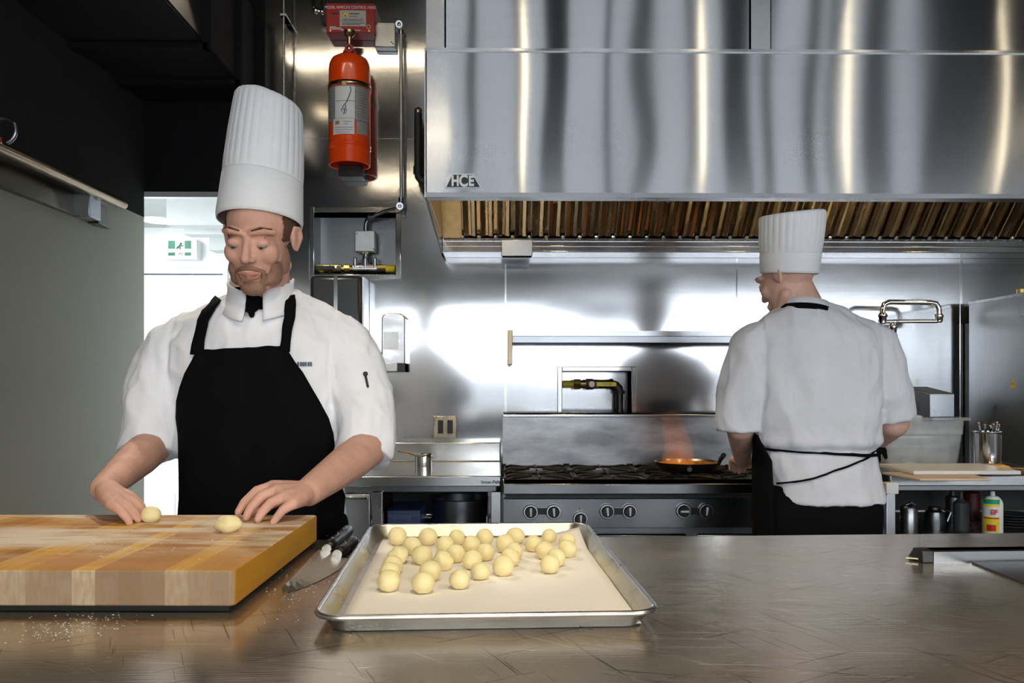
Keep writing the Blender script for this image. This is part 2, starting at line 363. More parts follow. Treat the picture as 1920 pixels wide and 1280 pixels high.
# steel back wall with two niches
xs1 = (X_(590, BY), X_(742, BY)); zs1 = (Z_(515, BY), Z_(399, BY))
xs2 = (X_(1054, BY), X_(1184, BY)); zs2 = (Z_(772, BY) - .08, Z_(696, BY))
def wall_with_holes(name, x0, x1, z0, z1, holes, y0, y1, m):
    xs = sorted({x0, x1, *[h[0] for h in holes], *[h[1] for h in holes]}); zs = sorted({z0, z1, *[h[2] for h in holes], *[h[3] for h in holes]})
    b = MB()
    for a, c in zip(xs, xs[1:]):
        runs = []
        for p, q in zip(zs, zs[1:]):
            if any(h[0] <= a and c <= h[1] and h[2] <= p and q <= h[3] for h in holes): continue
            if runs and runs[-1][1] == p: runs[-1][1] = q
            else: runs.append([p, q])
        for p, q in runs: b.box(a, c, y0, y1, p, q)
    return struct(b.build(name, m))
wall_with_holes('wall_back', WX0, XR, 0, CEIL, [(xs1[0], xs1[1], zs1[0], zs1[1]), (xs2[0], xs2[1], zs2[0], zs2[1])], BY, BY + .16, 'wall_steel')
# seam strips between the steel sheets
def strip(px, py0, py1, wd=.007):
    x = X_(px, BY); struct(MB().box(x - wd / 2, x + wd / 2, BY - .003, BY, Z_(py1, BY), Z_(py0, BY)).build('trim_1', 'bright_steel'))
strip(948, 470, 800, .008); strip(1381, 470, 800); strip(1802, 470, 790, .010)
zz = Z_(260, BY); struct(MB().box(X_(568, BY), X_(800, BY), BY - .002, BY, zz - .002, zz + .002).build('trim_2', 'bright_steel'))
# right wall
struct(MB().box(XR, XR + .1, REAR, 4.4, 0, CEIL).build('wall_right', 'sage_wall'))
# rear wall with the windows that light the kitchen
def openings():
    low = [(-1.65, 5.8, .35, 1.38), (-1.65, 5.8, 1.42, 2.12)]
    hi = [(-.85, 4.5, 3.02, 6.2)]
    return low + hi
wall_with_holes('wall_rear', LX - .12, XR, 0, 2.9, openings()[:2], REAR - .1, REAR, 'grey_paint')
wall_with_holes('wall_rear_upper', LX - .12, XR, 2.9, CEIL, openings()[2:], REAR - .1, REAR, 'black_paint')
# upper windows: mullions and columns of unequal width
cols = [(-.38, .09), (.11, .06), (.52, .30), (1.2, .06), (1.51, .13), (1.95, .07), (2.45, .32), (2.82, .09), (3.34, .12), (3.60, .08), (4.05, .26)]
b = MB()
for x, wd in cols: b.box(x - wd / 2, x + wd / 2, REAR - .08, REAR + .02, 3.02, 6.2)
struct(b.build('window_1', 'mullion'))
struct(MB().box(-.85, 4.5, REAR - .09, REAR - .085, 3.02, 6.2).build('window_2', 'tint_high'))
b = MB()
for x, wd in [(-.2, .05), (1.25, .07), (2.7, .05), (4.2, .07)]: b.box(x - wd / 2, x + wd / 2, REAR - .08, REAR + .02, 1.38, 2.12)
b.box(-1.65, 5.8, REAR - .08, REAR + .02, 1.38, 1.42)
struct(b.build('window_3', 'mullion'))
struct(MB().box(-1.65, 5.8, REAR - .09, REAR - .085, .35, 1.38).build('window_4', 'tint_low'))
struct(MB().box(-1.65, 5.8, REAR - .09, REAR - .085, 1.42, 2.12).build('window_5', 'tint_mid'))

# ------------------------------------------------------------------ passage behind the bulkhead
PY = 6.3; PC = Z_(428, PY)
b = MB(); b.box(-3.2, WX0 + .05, BY + .12, PY + .1, PC, PC + .07); struct(b.build('ceiling_passage', 'passage_grey'))
struct(MB().box(WX0, WX0 + .1, BY + .16, PY, 0, PC).build('wall_passage_right', 'white_paint'))
struct(MB().box(-3.3, -3.2, BY + .12, PY, 0, PC).build('wall_passage_left', 'white_paint'))
wx0, wx1 = X_(262, PY), X_(428, PY) ; wz1 = Z_(514, PY); wz0 = .45
wall_with_holes('wall_passage_end', -3.3, WX0 + .1, 0, PC + .07, [(-2.95, wx1, wz0, wz1)], PY, PY + .1, 'white_paint')
b = MB()
for a in ((-2.95, wx1, wz1 - .0, wz1 + .04), (wx1 - .03, wx1, wz0, wz1), (-2.95, -2.92, wz0, wz1), (-2.95, wx1, wz0 - .03, wz0)): b.box(a[0], a[1], PY - .03, PY + .05, a[2], a[3])
struct(b.build('window_6', 'white_paint'))
struct(MB().box(-2.95, wx1, PY + .06, PY + .065, wz0, wz1).build('window_7', 'tint_passage'))
# stepped soffits on the passage ceiling
b = MB()
for (pl, yl, y0, y1, dz) in ((312, 423, 4.95, 5.05, .10), (345, 440, 5.2, 5.32, .10), (392, 470, 5.55, 5.7, .15), (425, 487, 5.95, 6.1, .19)):
    z = Z_(yl, y0); b.box(X_(pl, y0), WX0, y0, y1, z, PC)
struct(b.build('trim_3', 'passage_grey'))
struct(MB().box(-3.2, WX0, BY + .12, BY + .16, zb, PC).build('trim_4', 'white_paint'))
t = thing('ceiling_light', 'round glowing recessed ceiling light at the edge of the passage', 'ceiling light', G(296, 409, PC))
p0 = G(296, 411, PC); zc = PC
cx, cy = p0.x, p0.y
MB().cyl((cx, cy, zc - .012), (cx, cy, zc + .001), .105, .11, 32).build('trim_ring', 'white_paint', t)
MB().cyl((cx, cy, zc - .016), (cx, cy, zc - .011), .09, .09, 32).build('diffuser', 'lamp_white', t)
area('passage_lamp', (cx, cy, zc - .03), (0, 0, 0), .18, .18, 2, (1, .97, .92))
area('passage_lamp', (-2.3, 5.6, PC - .03), (0, 0, 0), .6, .6, 1.5, (1, .98, .95))  # unseen fill light added to brighten the passage
# exit sign
t = thing('exit_sign', 'green and white running man emergency exit sign on the white passage wall', 'sign', P(341, 486, PY - .08))
sy = PY - .10
a, c = P(312, 486, sy), P(369, 449, sy)
MB().box(a.x, c.x, sy, PY, a.z, c.z).build('sign_box', 'white_paint', t, bevel=.004)
for (x0, x1, y0, y1) in ((315, 328, 451, 466), (346, 358, 451, 466), (315, 328, 473, 479), (346, 358, 473, 479)):  # lower row is the sign's reflection, drawn as green panels
    u, v = P(x0, y1, sy - .004), P(x1, y0, sy - .004); MB().box(u.x, v.x, sy - .004, sy, u.z, v.z).build('panel_or_reflection', 'sign_green', t)
q = lambda x, y: P(x, y, sy - .006)
m_ = MB(); m_.sph(q(339.0, 456.3), .008, seg=10, rg=6)
for pts in (((338, 458), (335, 462), (331, 463)), ((336, 459), (341, 461), (344, 460)), ((336, 461), (338, 464), (337, 467)), ((336, 461), (333, 465), (330, 466))):
    m_.tube([q(*p) for p in pts], .004, 6)
m_.build('running_figure', 'sign_green', t); MB().tube([q(334, 476), q(339, 474), q(342, 478)], .003, 6).build('figure_reflection', 'sign_green', t)
# white appliance seen between arm and apron
t = thing('white_cabinet', 'white cabinet unit far back in the passage, seen below the left chef\'s sleeve', 'cabinet', (X_(315, 5.55), 5.7, 0))
x0, x1 = X_(262, 5.55), X_(398, 5.55); z1 = Z_(868, 5.55)
MB().box(x0, x1, 5.55, 6.1, 0.0, z1 - .09).build('body', 'white_paint', t, bevel=.006)
MB().box(x0 - .01, x1 + .01, 5.52, 6.12, z1 - .09, z1).build('top', 'white_plastic', t, bevel=.006)
for k in range(2): MB().box(x0 + .02, (x0 + x1) / 2 - .005, 5.535, 5.55, .08 + k * .22, .28 + k * .22).build('drawer', 'white_plastic', t, bevel=.003)
MB().box((x0 + x1) / 2 + .01, x1 - .02, 5.535, 5.55, .08, z1 - .12).build('door', 'white_plastic', t, bevel=.003)
u = P(345, 885, 5.52); MB().box(u.x - .016, u.x + .016, 5.51, 5.52, u.z - .03, u.z + .03).build('control', 'tan_wood', t)

# ================================================================== OVERHEAD, LEFT
dx1 = -.885 * 1.365; dz = CZ + 1.365
t = thing('air_duct', 'black rectangular air duct running overhead at upper left toward the bulkhead', 'duct', (-1.5, 2.8, dz))
MB().box(LX + .005, dx1, .5, BY - .01, dz, dz + .45).build('duct_body', 'duct_black', t)
for y in (2.7, 3.48, 3.9):
    f = MB(); f.box(LX + .003, dx1 + .02, y - .018, y + .018, dz - .022, dz); f.box(dx1, dx1 + .022, y - .018, y + .018, dz - .022, dz + .47); f.build('flange', 'duct_black', t)
MB().box(dx1, dx1 + .003, .5, BY - .01, dz + .01, dz + .44).build('side_sheet', 'duct_side', t)
# pot rail on the left wall
t = thing('wall_rail', 'long stainless tube rail with backing strip mounted high on the sage left wall', 'rail', (LX, 2.6, zr - .1))
rx = LX + .075; ye = 3.80
MB().tube([(rx, .6, zr), (rx, ye, zr)], .021, 20).build('tube', 'bronze', t, smooth=True)
zp0, zp1 = Z_(430, ye), Z_(383, ye)
b = MB(); b.box(LX, LX + .006, .6, ye - .02, zp0, zp1); b.box(LX, LX + .03, .6, ye - .02, zp0 - .004, zp0); b.build('backing_strip', 'dark_rail', t)
MB().box(LX, LX + .07, 3.50, 3.60, zr - .11, zr - .015).build('bracket', 'dark_steel', t, bevel=.003)
MB().box(LX + .006, LX + .05, 3.62, 3.70, zr - .115, zr - .03).build('bracket', 'black_plastic', t, bevel=.003)
MB().tube([(rx, 3.56, zr - .02), (LX + .03, 3.56, zr - .05)], .006, 8).build('bolt', 'chrome', t, smooth=True)
MB().cyl((LX, 3.755, zp0 + .025), (LX + .009, 3.755, zp0 + .025), .006, seg=12).build('screw', 'dark_steel', t)
t = thing('hanging_hook', 'dark round steel hook looped over the wall rail at far left edge', 'hook', P(5, 272, 2.75))
c0 = P(5, 245, 2.72); r = pxm(24, 2.72)
MB().tube([c0 + V((math.cos(a) * r, .0, math.sin(a) * r)) for a in [2 * PI * i / 28 * .86 - 1.2 for i in range(29)]], .0068, 12).build('ring', 'dark_steel', t, smooth=True)
MB().box(c0.x - .03, c0.x - .006, c0.y - .008, c0.y + .008, c0.z - r * .95, c0.z - r * .45).build('clip', 'bright_steel', t, bevel=.002)

# lamps over the work area (their light is what gilds the board and the niche)
lampx = [.12, 1.40, 2.52, 3.50]
def make_lamp():
    t = thing('pendant_lamp', '', 'pendant lamp', (0, 0, 2.6), world=False)
    MB().cyl((0, 0, -.02), (0, 0, .0), .02, seg=16).build('end_cap', 'black_paint', t)
    MB().cyl((0, 0, 0), (0, 0, 1.35), .011, seg=16).build('streak_tube', 'tube_glow', t)  # tube stretched tall so its reflection makes a long hood streak
    MB().cyl((0, 0, 1.35), (0, 0, CEIL - 2.6), .005, seg=8).build('cord', 'black_paint', t)
    return t
def make_can():
    t = thing('spot_lamp', 'black can spot lamp close beside the air duct near the left wall', 'spot lamp', (0, 0, 2.91), world=False)
    MB().lathe((0, 0, 0), [(.055, .0), (.06, .01), (.06, .16), (.03, .18)], seg=24).build('can', 'black_paint', t, smooth=True)
    MB().cyl((0, 0, .18), (0, 0, CEIL - 2.91), .008, seg=8).build('stem', 'black_paint', t)
    MB().cyl((0, 0, -.004), (0, 0, .0), .042, seg=20).build('lens', 'lamp_warm', t)
    return t
L0 = make_lamp(); where = ['leftmost of the four tall', 'second from left of the four tall', 'third from left of the four tall', 'rightmost of the four tall']
for i, x in enumerate(lampx):
    o = L0 if i == 0 else dup(L0, (x, .35, 2.6)); o.location = (x, .35, 2.6); o['group'] = 'tube pendants behind the camera'
    o['label'] = where[i] + ' tube pendants shaped to streak in the hood'
    l = bpy.data.lights.new('spot_light', 'SPOT'); l.energy = 62; l.color = (1, .86, .64); l.spot_size = math.radians(115); l.spot_blend = .6; l.shadow_soft_size = .05
    lo = bpy.data.objects.new('spot_light', l); C.objects.link(lo); lo.location = (x, .35, 2.56); lo.rotation_euler = (math.radians(14), 0, 0)
o = make_can(); o.location = (-1.12, 3.1, 2.91)
l = bpy.data.lights.new('spot_light', 'SPOT'); l.energy = 95; l.color = (1, .90, .74); l.spot_size = math.radians(96); l.spot_blend = .06; l.shadow_soft_size = .03
lo = bpy.data.objects.new('spot_light', l); C.objects.link(lo); lo.location = (-1.12, 3.1, 2.895)
def line_lamp(x0, x1, y, z, label, e):
    t = thing('linear_lamp', label, 'linear lamp', ((x0 + x1) / 2, y, z))
    MB().box(x0, x1, y - .03, y + .03, z + .004, z + .07).build('housing', 'black_paint', t, bevel=.003)
    MB().box(x0 + .01, x1 - .01, y - .022, y + .022, z, z + .004).build('diffuser', 'lamp_line', t)
    b = MB()
    for x in (x0 + .2, x1 - .2): b.cyl((x, y, z + .07), (x, y, CEIL), .003, seg=6)
    b.build('cable', 'black_paint', t)
    area('linear_light', ((x0 + x1) / 2, y, z - .01), (0, 0, 0), x1 - x0 - .05, .04, e, (1, .84, .60))
line_lamp(-1.62, -.10, 2.62, 3.42, 'long linear lamp above the prep counter near the hood', 6)
line_lamp(-1.62, -.45, -1.1, 3.42, 'linear lamp hanging behind the camera on the left', 9)
t = thing('linear_lamp', 'linear lamp hanging in depth direction at the right behind the camera', 'linear lamp', (4.15, .2, 3.2))
MB().box(4.12, 4.18, -1.0, 1.4, 3.204, 3.27).build('housing', 'black_paint', t); MB().box(4.13, 4.17, -.99, 1.39, 3.2, 3.204).build('diffuser', 'lamp_line', t)
MB().cyl((4.15, 0, 3.27), (4.15, 0, CEIL), .003, seg=6).build('cable', 'black_paint', t)

# ================================================================== HOOD
HY = 3.2; hx0, hx1 = X_(798, HY), 3.3; hz0, hz1 = Z_(361, HY), Z_(97, HY)
t = thing('range_hood', 'large brushed stainless exhaust hood over the range with baffle filters', 'range hood', ((hx0 + hx1) / 2, 3.7, hz0))
HOOD = t
MB().box(hx0, hx1, HY, HY + .02, hz0, hz1).build('front_panel', 'hood_steel', t)
MB().box(hx0, hx1, HY - .004, HY + .06, hz0 - .018, hz0 - .001).build('lower_lip', 'dark_steel', t)
MB().box(hx0 - .003, hx1, HY - .010, HY + .03, hz1, hz1 + .010).build('upper_ledge', 'bright_steel', t)
gz0, gz1 = Z_(476, 4.08), Z_(450, 4.08)
poly = [(HY, hz1), (HY, hz0 - .018), (4.06, gz0), (BY - .004, gz0), (BY - .004, hz1)]
MB().prism(poly, 'x', hx0 - .004, hx0 + .004).build('side_panel', 'panel_steel', t)
MB().prism([(HY + .02, hz1 - .01), (HY + .02, hz0 - .01), (4.0, gz1), (4.0, gz1 + .01), (3.42, hz1 - .02)], 'x', hx0 + .005, hx0 + .009).build('side_liner', 'filler_plate', t)
MB().box(hx0, hx1, HY + .02, BY - .004, hz1 - .008, hz1).build('top_panel', 'dark_steel', t)
# gutter with two rolled ridges
g = MB(); gy = 4.03
g.box(hx0 + .006, hx1, gy, BY - .005, gz0, gz1 - .002)
g.box(hx0 + .006, hx1, gy - .012, gy, gz1 - .014, gz1)
g.box(hx0 + .006, hx1, gy - .008, gy, gz0 + .028, gz0 + .032)
g.box(hx0 + .006, hx1, gy - .012, gy, gz0, gz0 + .006)
g.build('grease_gutter', 'bright_steel', t, bevel=.0015)
u, v = P(940, 481, gy - .03), P(998, 450, gy - .03)
MB().box(u.x, v.x, gy - .045, gy, u.z, v.z).build('grease_cup', 'range_steel', t, bevel=.003)
# filters slope from the gutter up to the front
fy0, fz0 = 4.0, gz1 - .004; fy1, fz1 = 3.46, hz1 - .02
fd = V((0, fy1 - fy0, fz1 - fz0)).normalized(); fn = V((0, -fd.z, fd.y)); fn = fn if fn.y < 0 else -fn
FL = V((0, fy1 - fy0, fz1 - fz0)).length
fx0 = X_(866, 4.0); pitch = .0785; nb = 6
MB().quad([V((hx0 + .01, fy0, fz0)), V((fx0, fy0, fz0)), V((fx0, fy1, fz1)), V((hx0 + .01, fy1, fz1))]).build('filler_plate', 'filler_plate', t, solid=.002)
def filter_mesh():
    b = MB(); prof = []
    for k in range(nb):
        x = k * pitch
        prof += [(x, -.022), (x + .007, -.022), (x + .011, .0), (x + .015, .003), (x + .030, .0), (x + .034, -.006), (x + .044, -.006), (x + .048, 0), (x + .063, .003), (x + .068, .0), (x + .072, -.022)]
    prof.append((nb * pitch, -.022))
    rows = [[V((x, 0, 0)) + fd * s + fn * d for x, d in prof] for s in (0.012, FL)]
    b.grid(rows); return b
n_f = int((hx1 - fx0) / (nb * pitch))
base = V((0, fy0, fz0))
first = None
for i in range(n_f):
    off = V((fx0 + i * nb * pitch, 0, 0)) + base
    if first is None:
        b = filter_mesh()
        for v in b.bm.verts: v.co += off
        first = b.build('baffle_filter', 'warm_steel', t)
        kb = MB()
        for k in range(nb):
            kb.sph(off + V((k * pitch + .002, 0, 0)) + fd * .008 + fn * .003, (.010, .009, .010), seg=8, rg=6)
        drain0 = kb.build('drain_pins', 'dark_steel', first)
        bk = MB(); bk.quad([off + fd * .0 + fn * -.03, off + V((nb * pitch, 0, 0)) + fn * -.03, off + V((nb * pitch, 0, 0)) + fd * FL + fn * -.03, off + fd * FL + fn * -.03]).build('filter_backing', 'black_paint', first)
    else:
        f = first.copy(); C.objects.link(f); f.parent = t; f.location = V((i * nb * pitch, 0, 0))
        for ch in first.children: c_ = ch.copy(); C.objects.link(c_); c_.parent = f
# filter latches
for px in (1041, 1251):
    u = P(px, 372, 3.62); MB().box(u.x - .008, u.x + .008, 3.60, 3.615, u.z - .02, u.z).build('latch', 'dark_steel', t)
for x in (.05, 1.25, 2.5):
    MB().lathe((x, 3.36, hz1 - .05), [(.03, 0), (.05, .005), (.05, .04)], seg=20).build('hood_lamp', 'lamp_warm', t)
    l = bpy.data.lights.new('hood_light', 'POINT'); l.energy = {.05: 13, 1.25: 5, 2.5: 7}[x]; l.color = (1, .74, .40); l.shadow_soft_size = .05
    lo = bpy.data.objects.new('hood_light', l); C.objects.link(lo); lo.location = (x, 3.36, hz1 - .08)
# cladding above the canopy
cz0, cz1 = hz1 + .010, 3.3
for (a, b_, m_, dy) in ((799, 833, 'panel_steel', .004), (836, 1406, 'hood_steel', .012), (1409, 1445, 'panel_steel', .004), (1448, 1975, 'hood_steel', .012)):
    x0, x1 = X_(a, HY), X_(b_, HY); x1 = min(x1, hx1)
    MB().box(x0, x1, HY + dy, HY + .05, cz0, cz1).build('cladding_panel', m_, t)
MB().box(hx0, hx1, HY + .05, HY + .06, cz0, cz1).build('cladding_backing', 'black_paint', t)
MB().box(hx0, hx0 + .004, HY + .06, BY - .01, cz0, cz1).build('cladding_side', 'panel_steel', t)
# emblem HCE
pl = [P(x, y, HY - .002) for x, y in ((833, 352.5), (903.5, 352.5), (888, 326), (847, 326))]
pi = [P(x, y, HY - .002) for x, y in ((837, 351), (900, 351), (886.5, 328), (848.5, 328))]
e = MB(); e.rings([[p for p in pl], [p + V((0, -.003, 0)) for p in pl]]); em = e.build('emblem_plate', 'label_white', t)
e = MB(); e.rings([[p + V((0, -.0025, 0)) for p in pi], [p + V((0, -.0040, 0)) for p in pi]]); e.build('emblem_field', 'ink', em)
for ch_, px_, sx_ in (('H', 853.5, 1.0), ('C', 869, 1.0), ('E', 883.5, 1.0)):
    u = P(px_, 339.8, HY - .0075); text_mesh('emblem_letter', ch_, .060 if ch_ == 'C' else .052, u, 'label_white', em, sx=sx_ * .78, bold=.0022, ext=.001)

# ================================================================== FIRE SUPPRESSION
Y = 4.08; cx = X_(655.5, Y); zt, zbt = Z_(105, Y), Z_(312, Y); R = pxm(38.5, Y)
t = thing('fire_cylinder', 'orange red suppression cylinder with white and silver labels hung upright on the steel wall', 'fire extinguisher', (cx, Y, zbt))
H = zt - zbt
rid = []
for z in (.075, .085, .095): rid += [(R, z - .005), (R + .003, z - .002), (R + .003, z + .001), (R, z + .004)]
prof = [(R * .93, .012), (R * .93, 0), (R, 0), (R, .05)] + rid + [(R, H * .86), (R * .97, H * .91), (R * .86, H * .955), (R * .6, H * .985), (R * .3, H)]
b = MB(); b.lathe((cx, Y, zbt), prof, seg=48, cap=False); b.lathe((cx, Y, zbt), [(R * .93, .012), (R * .93, .05), (R * .6, .075), (.001, .08)], seg=48, cap=False)
b.build('cylinder_body', 'orange_red', t, smooth=True)
def wrap(name, m, z0, z1, a0, a1, par, r=R + .0012, n=16):
    rows = [[(cx + math.sin(a0 + (a1 - a0) * i / n) * r, Y - math.cos(a0 + (a1 - a0) * i / n) * r, z) for i in range(n + 1)] for z in (z0, z1)]
    return MB().grid(rows).build(name, m, par, smooth='all')
zl = lambda py: Z_(py, Y - R)
lb = wrap('instruction_label', 'label_silver', zl(226), zl(160), -1.35, 1.2, t)
wrap('label_panel', 'label_white', zl(222), zl(162), -.55, .42, lb, R + .002)
b = MB()
def arc(b, z, a0, a1, hh=.0008, r=R + .0028):
    n = 10; rows = [[(cx + math.sin(a0 + (a1 - a0) * i / n) * r, Y - math.cos(a0 + (a1 - a0) * i / n) * r, zz_) for i in range(n + 1)] for zz_ in (z - hh, z + hh)]; b.grid(rows)
for k in range(11):
    z = zl(166 + k * 5.2)
    arc(b, z, -1.28, -.62); arc(b, z, .5, 1.12)
for a in (-.57, .44): b.grid([[(cx + math.sin(a + d) * (R + .0028), Y - math.cos(a + d) * (R + .0028), z) for d in (-.008, .008)] for z in (zl(225), zl(161))])
for z in (zl(161), zl(225), zl(190)): arc(b, z, -1.33 if z != zl(190) else -.5, 1.18 if z != zl(190) else .4, .0012)
b.build('label_print', 'ink_blue', lb)
b = MB(); b.tube([(cx + math.sin(a) * (R + .003), Y - math.cos(a) * (R + .003), zl(py)) for a, py in ((.2, 163), (.24, 170), (.16, 180), (.05, 192), (-.12, 200), (-.2, 208), (-.1, 216), (-.02, 205), (.0, 198))], .0022, 6)
b.tube([(cx + math.sin(a) * (R + .003), Y - math.cos(a) * (R + .003), zl(py)) for a, py in ((-.1, 204), (-.02, 215), (.05, 206))], .002, 6); b.build('label_drawing', 'ink_blue', lb)
lb2 = wrap('service_sticker', 'label_white', zl(252), zl(223), -.66, .40, t, R + .003)
b = MB()
for k, (a0, a1) in enumerate(((-.1, .25), (-.1, .1), (-.55, .33), (-.55, .3), (-.5, .2))): arc(b, zl(229 + k * 4.4 + (2 if k > 1 else 0)), a0, a1, .0010, R + .0042)
b.build('sticker_print', 'ink_blue', lb2)
wrap('sticker_logo', 'tan_wood', zl(234), zl(227), -.52, -.3, lb2, R + .0045)
lb3 = wrap('data_label', 'label_silver', zl(250), zl(224), .5, 1.15, t, R + .002)
b = MB(); b.lathe((cx, Y, zl(158)), [(R + .003, 0), (R + .003, .02)], seg=40, cap=False); b.build('clamp_band', 'warm_steel', t, smooth='all', solid=.002)
u = P(645, 156, Y - R - .012); MB().box(u.x - .012, u.x + .012, u.y, u.y + .014, u.z - .008, u.z + .010).build('clamp_buckle', 'brass', t, bevel=.002)
nz = zt - .005
MB().lathe((cx, Y, nz), [(R * .34, -.01), (R * .32, .02), (R * .22, .035)], seg=24).build('neck', 'orange_red', t, smooth=True)
b = MB(); b.lathe((cx, Y, nz + .035), [(.016, 0), (.016, .02), (.012, .025), (.012, .055), (.018, .06), (.028, .072), (.028, .085)], seg=24); b.build('valve', 'warm_steel', t, smooth=True)
u = P(654, 90, Y - .05); b = MB(); b.cyl(u, u + V((0, .05, 0)), .020, seg=24); b.build('gauge', 'red_box', t, smooth=True); MB().sph(u + V((0, -.002, 0)), (.010, .006, .010), seg=12, rg=8).build('gauge_cap', 'chrome', t, smooth='all')
MB().box(cx - .055, cx + .055, Y + .02, BY - .001, zbt - .045, zbt + .012).build('wall_bracket', 'black_plastic', t, bevel=.003)
MB().cyl((cx, Y + .012, zbt - .018), (cx, Y + .021, zbt - .018), .006, seg=10).build('screw', 'chrome', t)

t = thing('control_box', 'red metal control head box with silver label above the orange cylinder', 'control box', P(657, 66, 4.1))
by = 4.105; u, v = P(611.5, 61, by), P(703, 6, by)
MB().box(u.x, v.x, by, BY - .001, u.z, v.z).build('box_body', 'red_box', t, bevel=.003)
u1, v1 = P(637, 49, by - .002), P(686, 19.5, by - .002)
lab = MB().box(u1.x, v1.x, by - .002, by, u1.z, v1.z).build('label_plate', 'label_silver', t)
text_mesh('title', 'MODEL NMKCH3 CONTROL HEAD', .0195, P(657, 14, by - .0012), 'label_white', t, sx=.80)
lg = MB(); lg.cyl(P(648, 29, by - .0045), P(648, 29, by - .002), .0125, seg=20); lg.build('logo', 'bright_yellow', lab)
lg = MB(); lg.prism([(P(x, y, by).x, P(x, y, by).z) for x, y in ((642, 26), (646, 25), (649, 29), (650, 34), (647, 31))], 'y', by - .006, by - .0045); lg.build('logo_flame', 'red_label', lab)
b = MB()
for x0, x1, y in ((655, 674, 26.5), (655, 670, 31), (643, 681, 36.5), (641, 682, 39.5), (642, 684, 43.5), (642, 676, 46)):
    a_, c_ = P(x0, y + .7, by), P(x1, y - (1.3 if y < 30 else .3), by); b.box(a_.x, c_.x, by - .003, by - .002, a_.z, c_.z)
b.build('label_print', 'ink_blue', lab)
b = MB()
for x0, x1, y in ((618, 630, 50), (618, 640, 52.3), (618, 643, 54.6), (639, 676, 56.6)):
    a_, c_ = P(x0, y + .5, by), P(x1, y - .5, by); b.box(a_.x, c_.x, by - .001, by, a_.z, c_.z)
b.build('small_print', 'label_white', t)
a_, c_ = P(622, 27, by), P(634, 24, by); MB().box(a_.x, c_.x, by - .001, by, a_.z, c_.z).build('indicator_slot', 'ink', t)
u = P(691, 50.5, by); MB().tube([u + V((math.cos(a) * .0088, -.001, math.sin(a) * .0088)) for a in [2 * PI * i / 20 for i in range(21)]], .0013, 6, False).build('approval_mark', 'label_white', t)
for px in (620, 692): u = P(px, 58, by); MB().cyl(u, u + V((0, -.003, 0)), .0045, seg=10).build('screw', 'brass', t)
t = thing('junction_box', 'square silver junction box beside the red control box, catching lamp glare', 'junction box', P(722, 92, 4.1))
by = 4.145; u, v = P(702, 88, by), P(742, 41, by)
MB().box(u.x, v.x, by, BY - .001, u.z, v.z).build('box_body', 'grey_box', t, bevel=.006)
b = MB()
for x, y in ((734, 79), (737, 82), (706, 45)): q_ = P(x, y, by); b.cyl(q_ + V((0, -.002, 0)), q_ + V((0, .002, 0)), .0035, seg=8)
b.build('screw', 'ink', t)
# conduit
cyy = 4.12
t = thing('conduit_pipe', 'slim grey metal conduit running down from the junction box to the wall niche', 'pipe', P(752, 388, cyy))
MB().tube([P(752, 56, cyy), P(752.5, 376, cyy)], pxm(3.3, cyy), 14).build('pipe', 'grey_box', t, smooth=True)
b = MB()
for (x, y) in ((748, 45), (749.5, 386)):
    b.sph(P(x, y, cyy), (.021, .02, .021), seg=16, rg=10); b.cyl(P(x, y, cyy - .035), P(x, y, cyy), .017, seg=16)
b.cyl(P(752, 56, cyy), P(752, 66, cyy), .013, seg=14); b.cyl(P(752, 370, cyy), P(752, 380, cyy), .013, seg=14); b.build('elbow', 'panel_steel', t, smooth=True)
b = MB()
for (x, y) in ((748, 45), (749.5, 386)): b.sph(P(x, y, cyy - .037), (.009, .005, .009), seg=12, rg=8)
b.build('cap_screw', 'chrome', t, smooth='all')
MB().tube([P(749, 388, cyy), P(720, 396, cyy + .04), P(694, 407, BY + .02)], .008, 10).build('branch_pipe', 'panel_steel', t, smooth=True)
t = thing('thin_rod', 'thin vertical steel rod hanging on the wall left of the orange cylinder', 'rod', P(532, 215, 4.1))
MB().tube([P(532, -60, 4.1), P(532, 230, 4.1)], .0055, 10).build('rod', 'panel_steel', t, smooth=True)
MB().box(P(526, 30, 4.1).x, P(537, 30, 4.1).x, 4.09, 4.19, Z_(33, 4.1), Z_(29, 4.1)).build('clip', 'panel_steel', t)
t = thing('sprinkler_fitting', 'small chrome pipe fitting left of the red control box', 'fitting', P(600, 30, 4.1))
b = MB(); b.tube([P(586, -30, 4.1), P(588, 14, 4.1), P(594, 21, 4.1), P(611, 22, 4.1)], .009, 10); b.sph(P(592, 20, 4.1), .016, seg=14, rg=8); b.sph(P(604, 22, 4.1), (.014, .014, .014), seg=14, rg=8); b.build('fitting', 'chrome', t, smooth='all')
# dark pipe at the hood's left side
t = thing('black_pipe', 'black pipe with elbows on the wall at the left side of the hood', 'pipe', P(786, 345, 4.0))
pyy = 4.06
b = MB(); b.tube([P(784, 213, pyy), P(784, 320, pyy), P(785, 332, pyy), P(790, 339, pyy), P(802, 341, pyy)], .019, 16); b.cyl(P(784, 312, pyy), P(784, 326, pyy), .024, seg=16)
b.build('pipe', 'black_iron', t, smooth=True)
b = MB(); b.sph(P(784, 209, pyy), .021, seg=14, rg=10); b.tube([P(784, 208, pyy), P(784, 208, BY)], .012, 10); b.build('elbow', 'warm_steel', t, smooth='all')

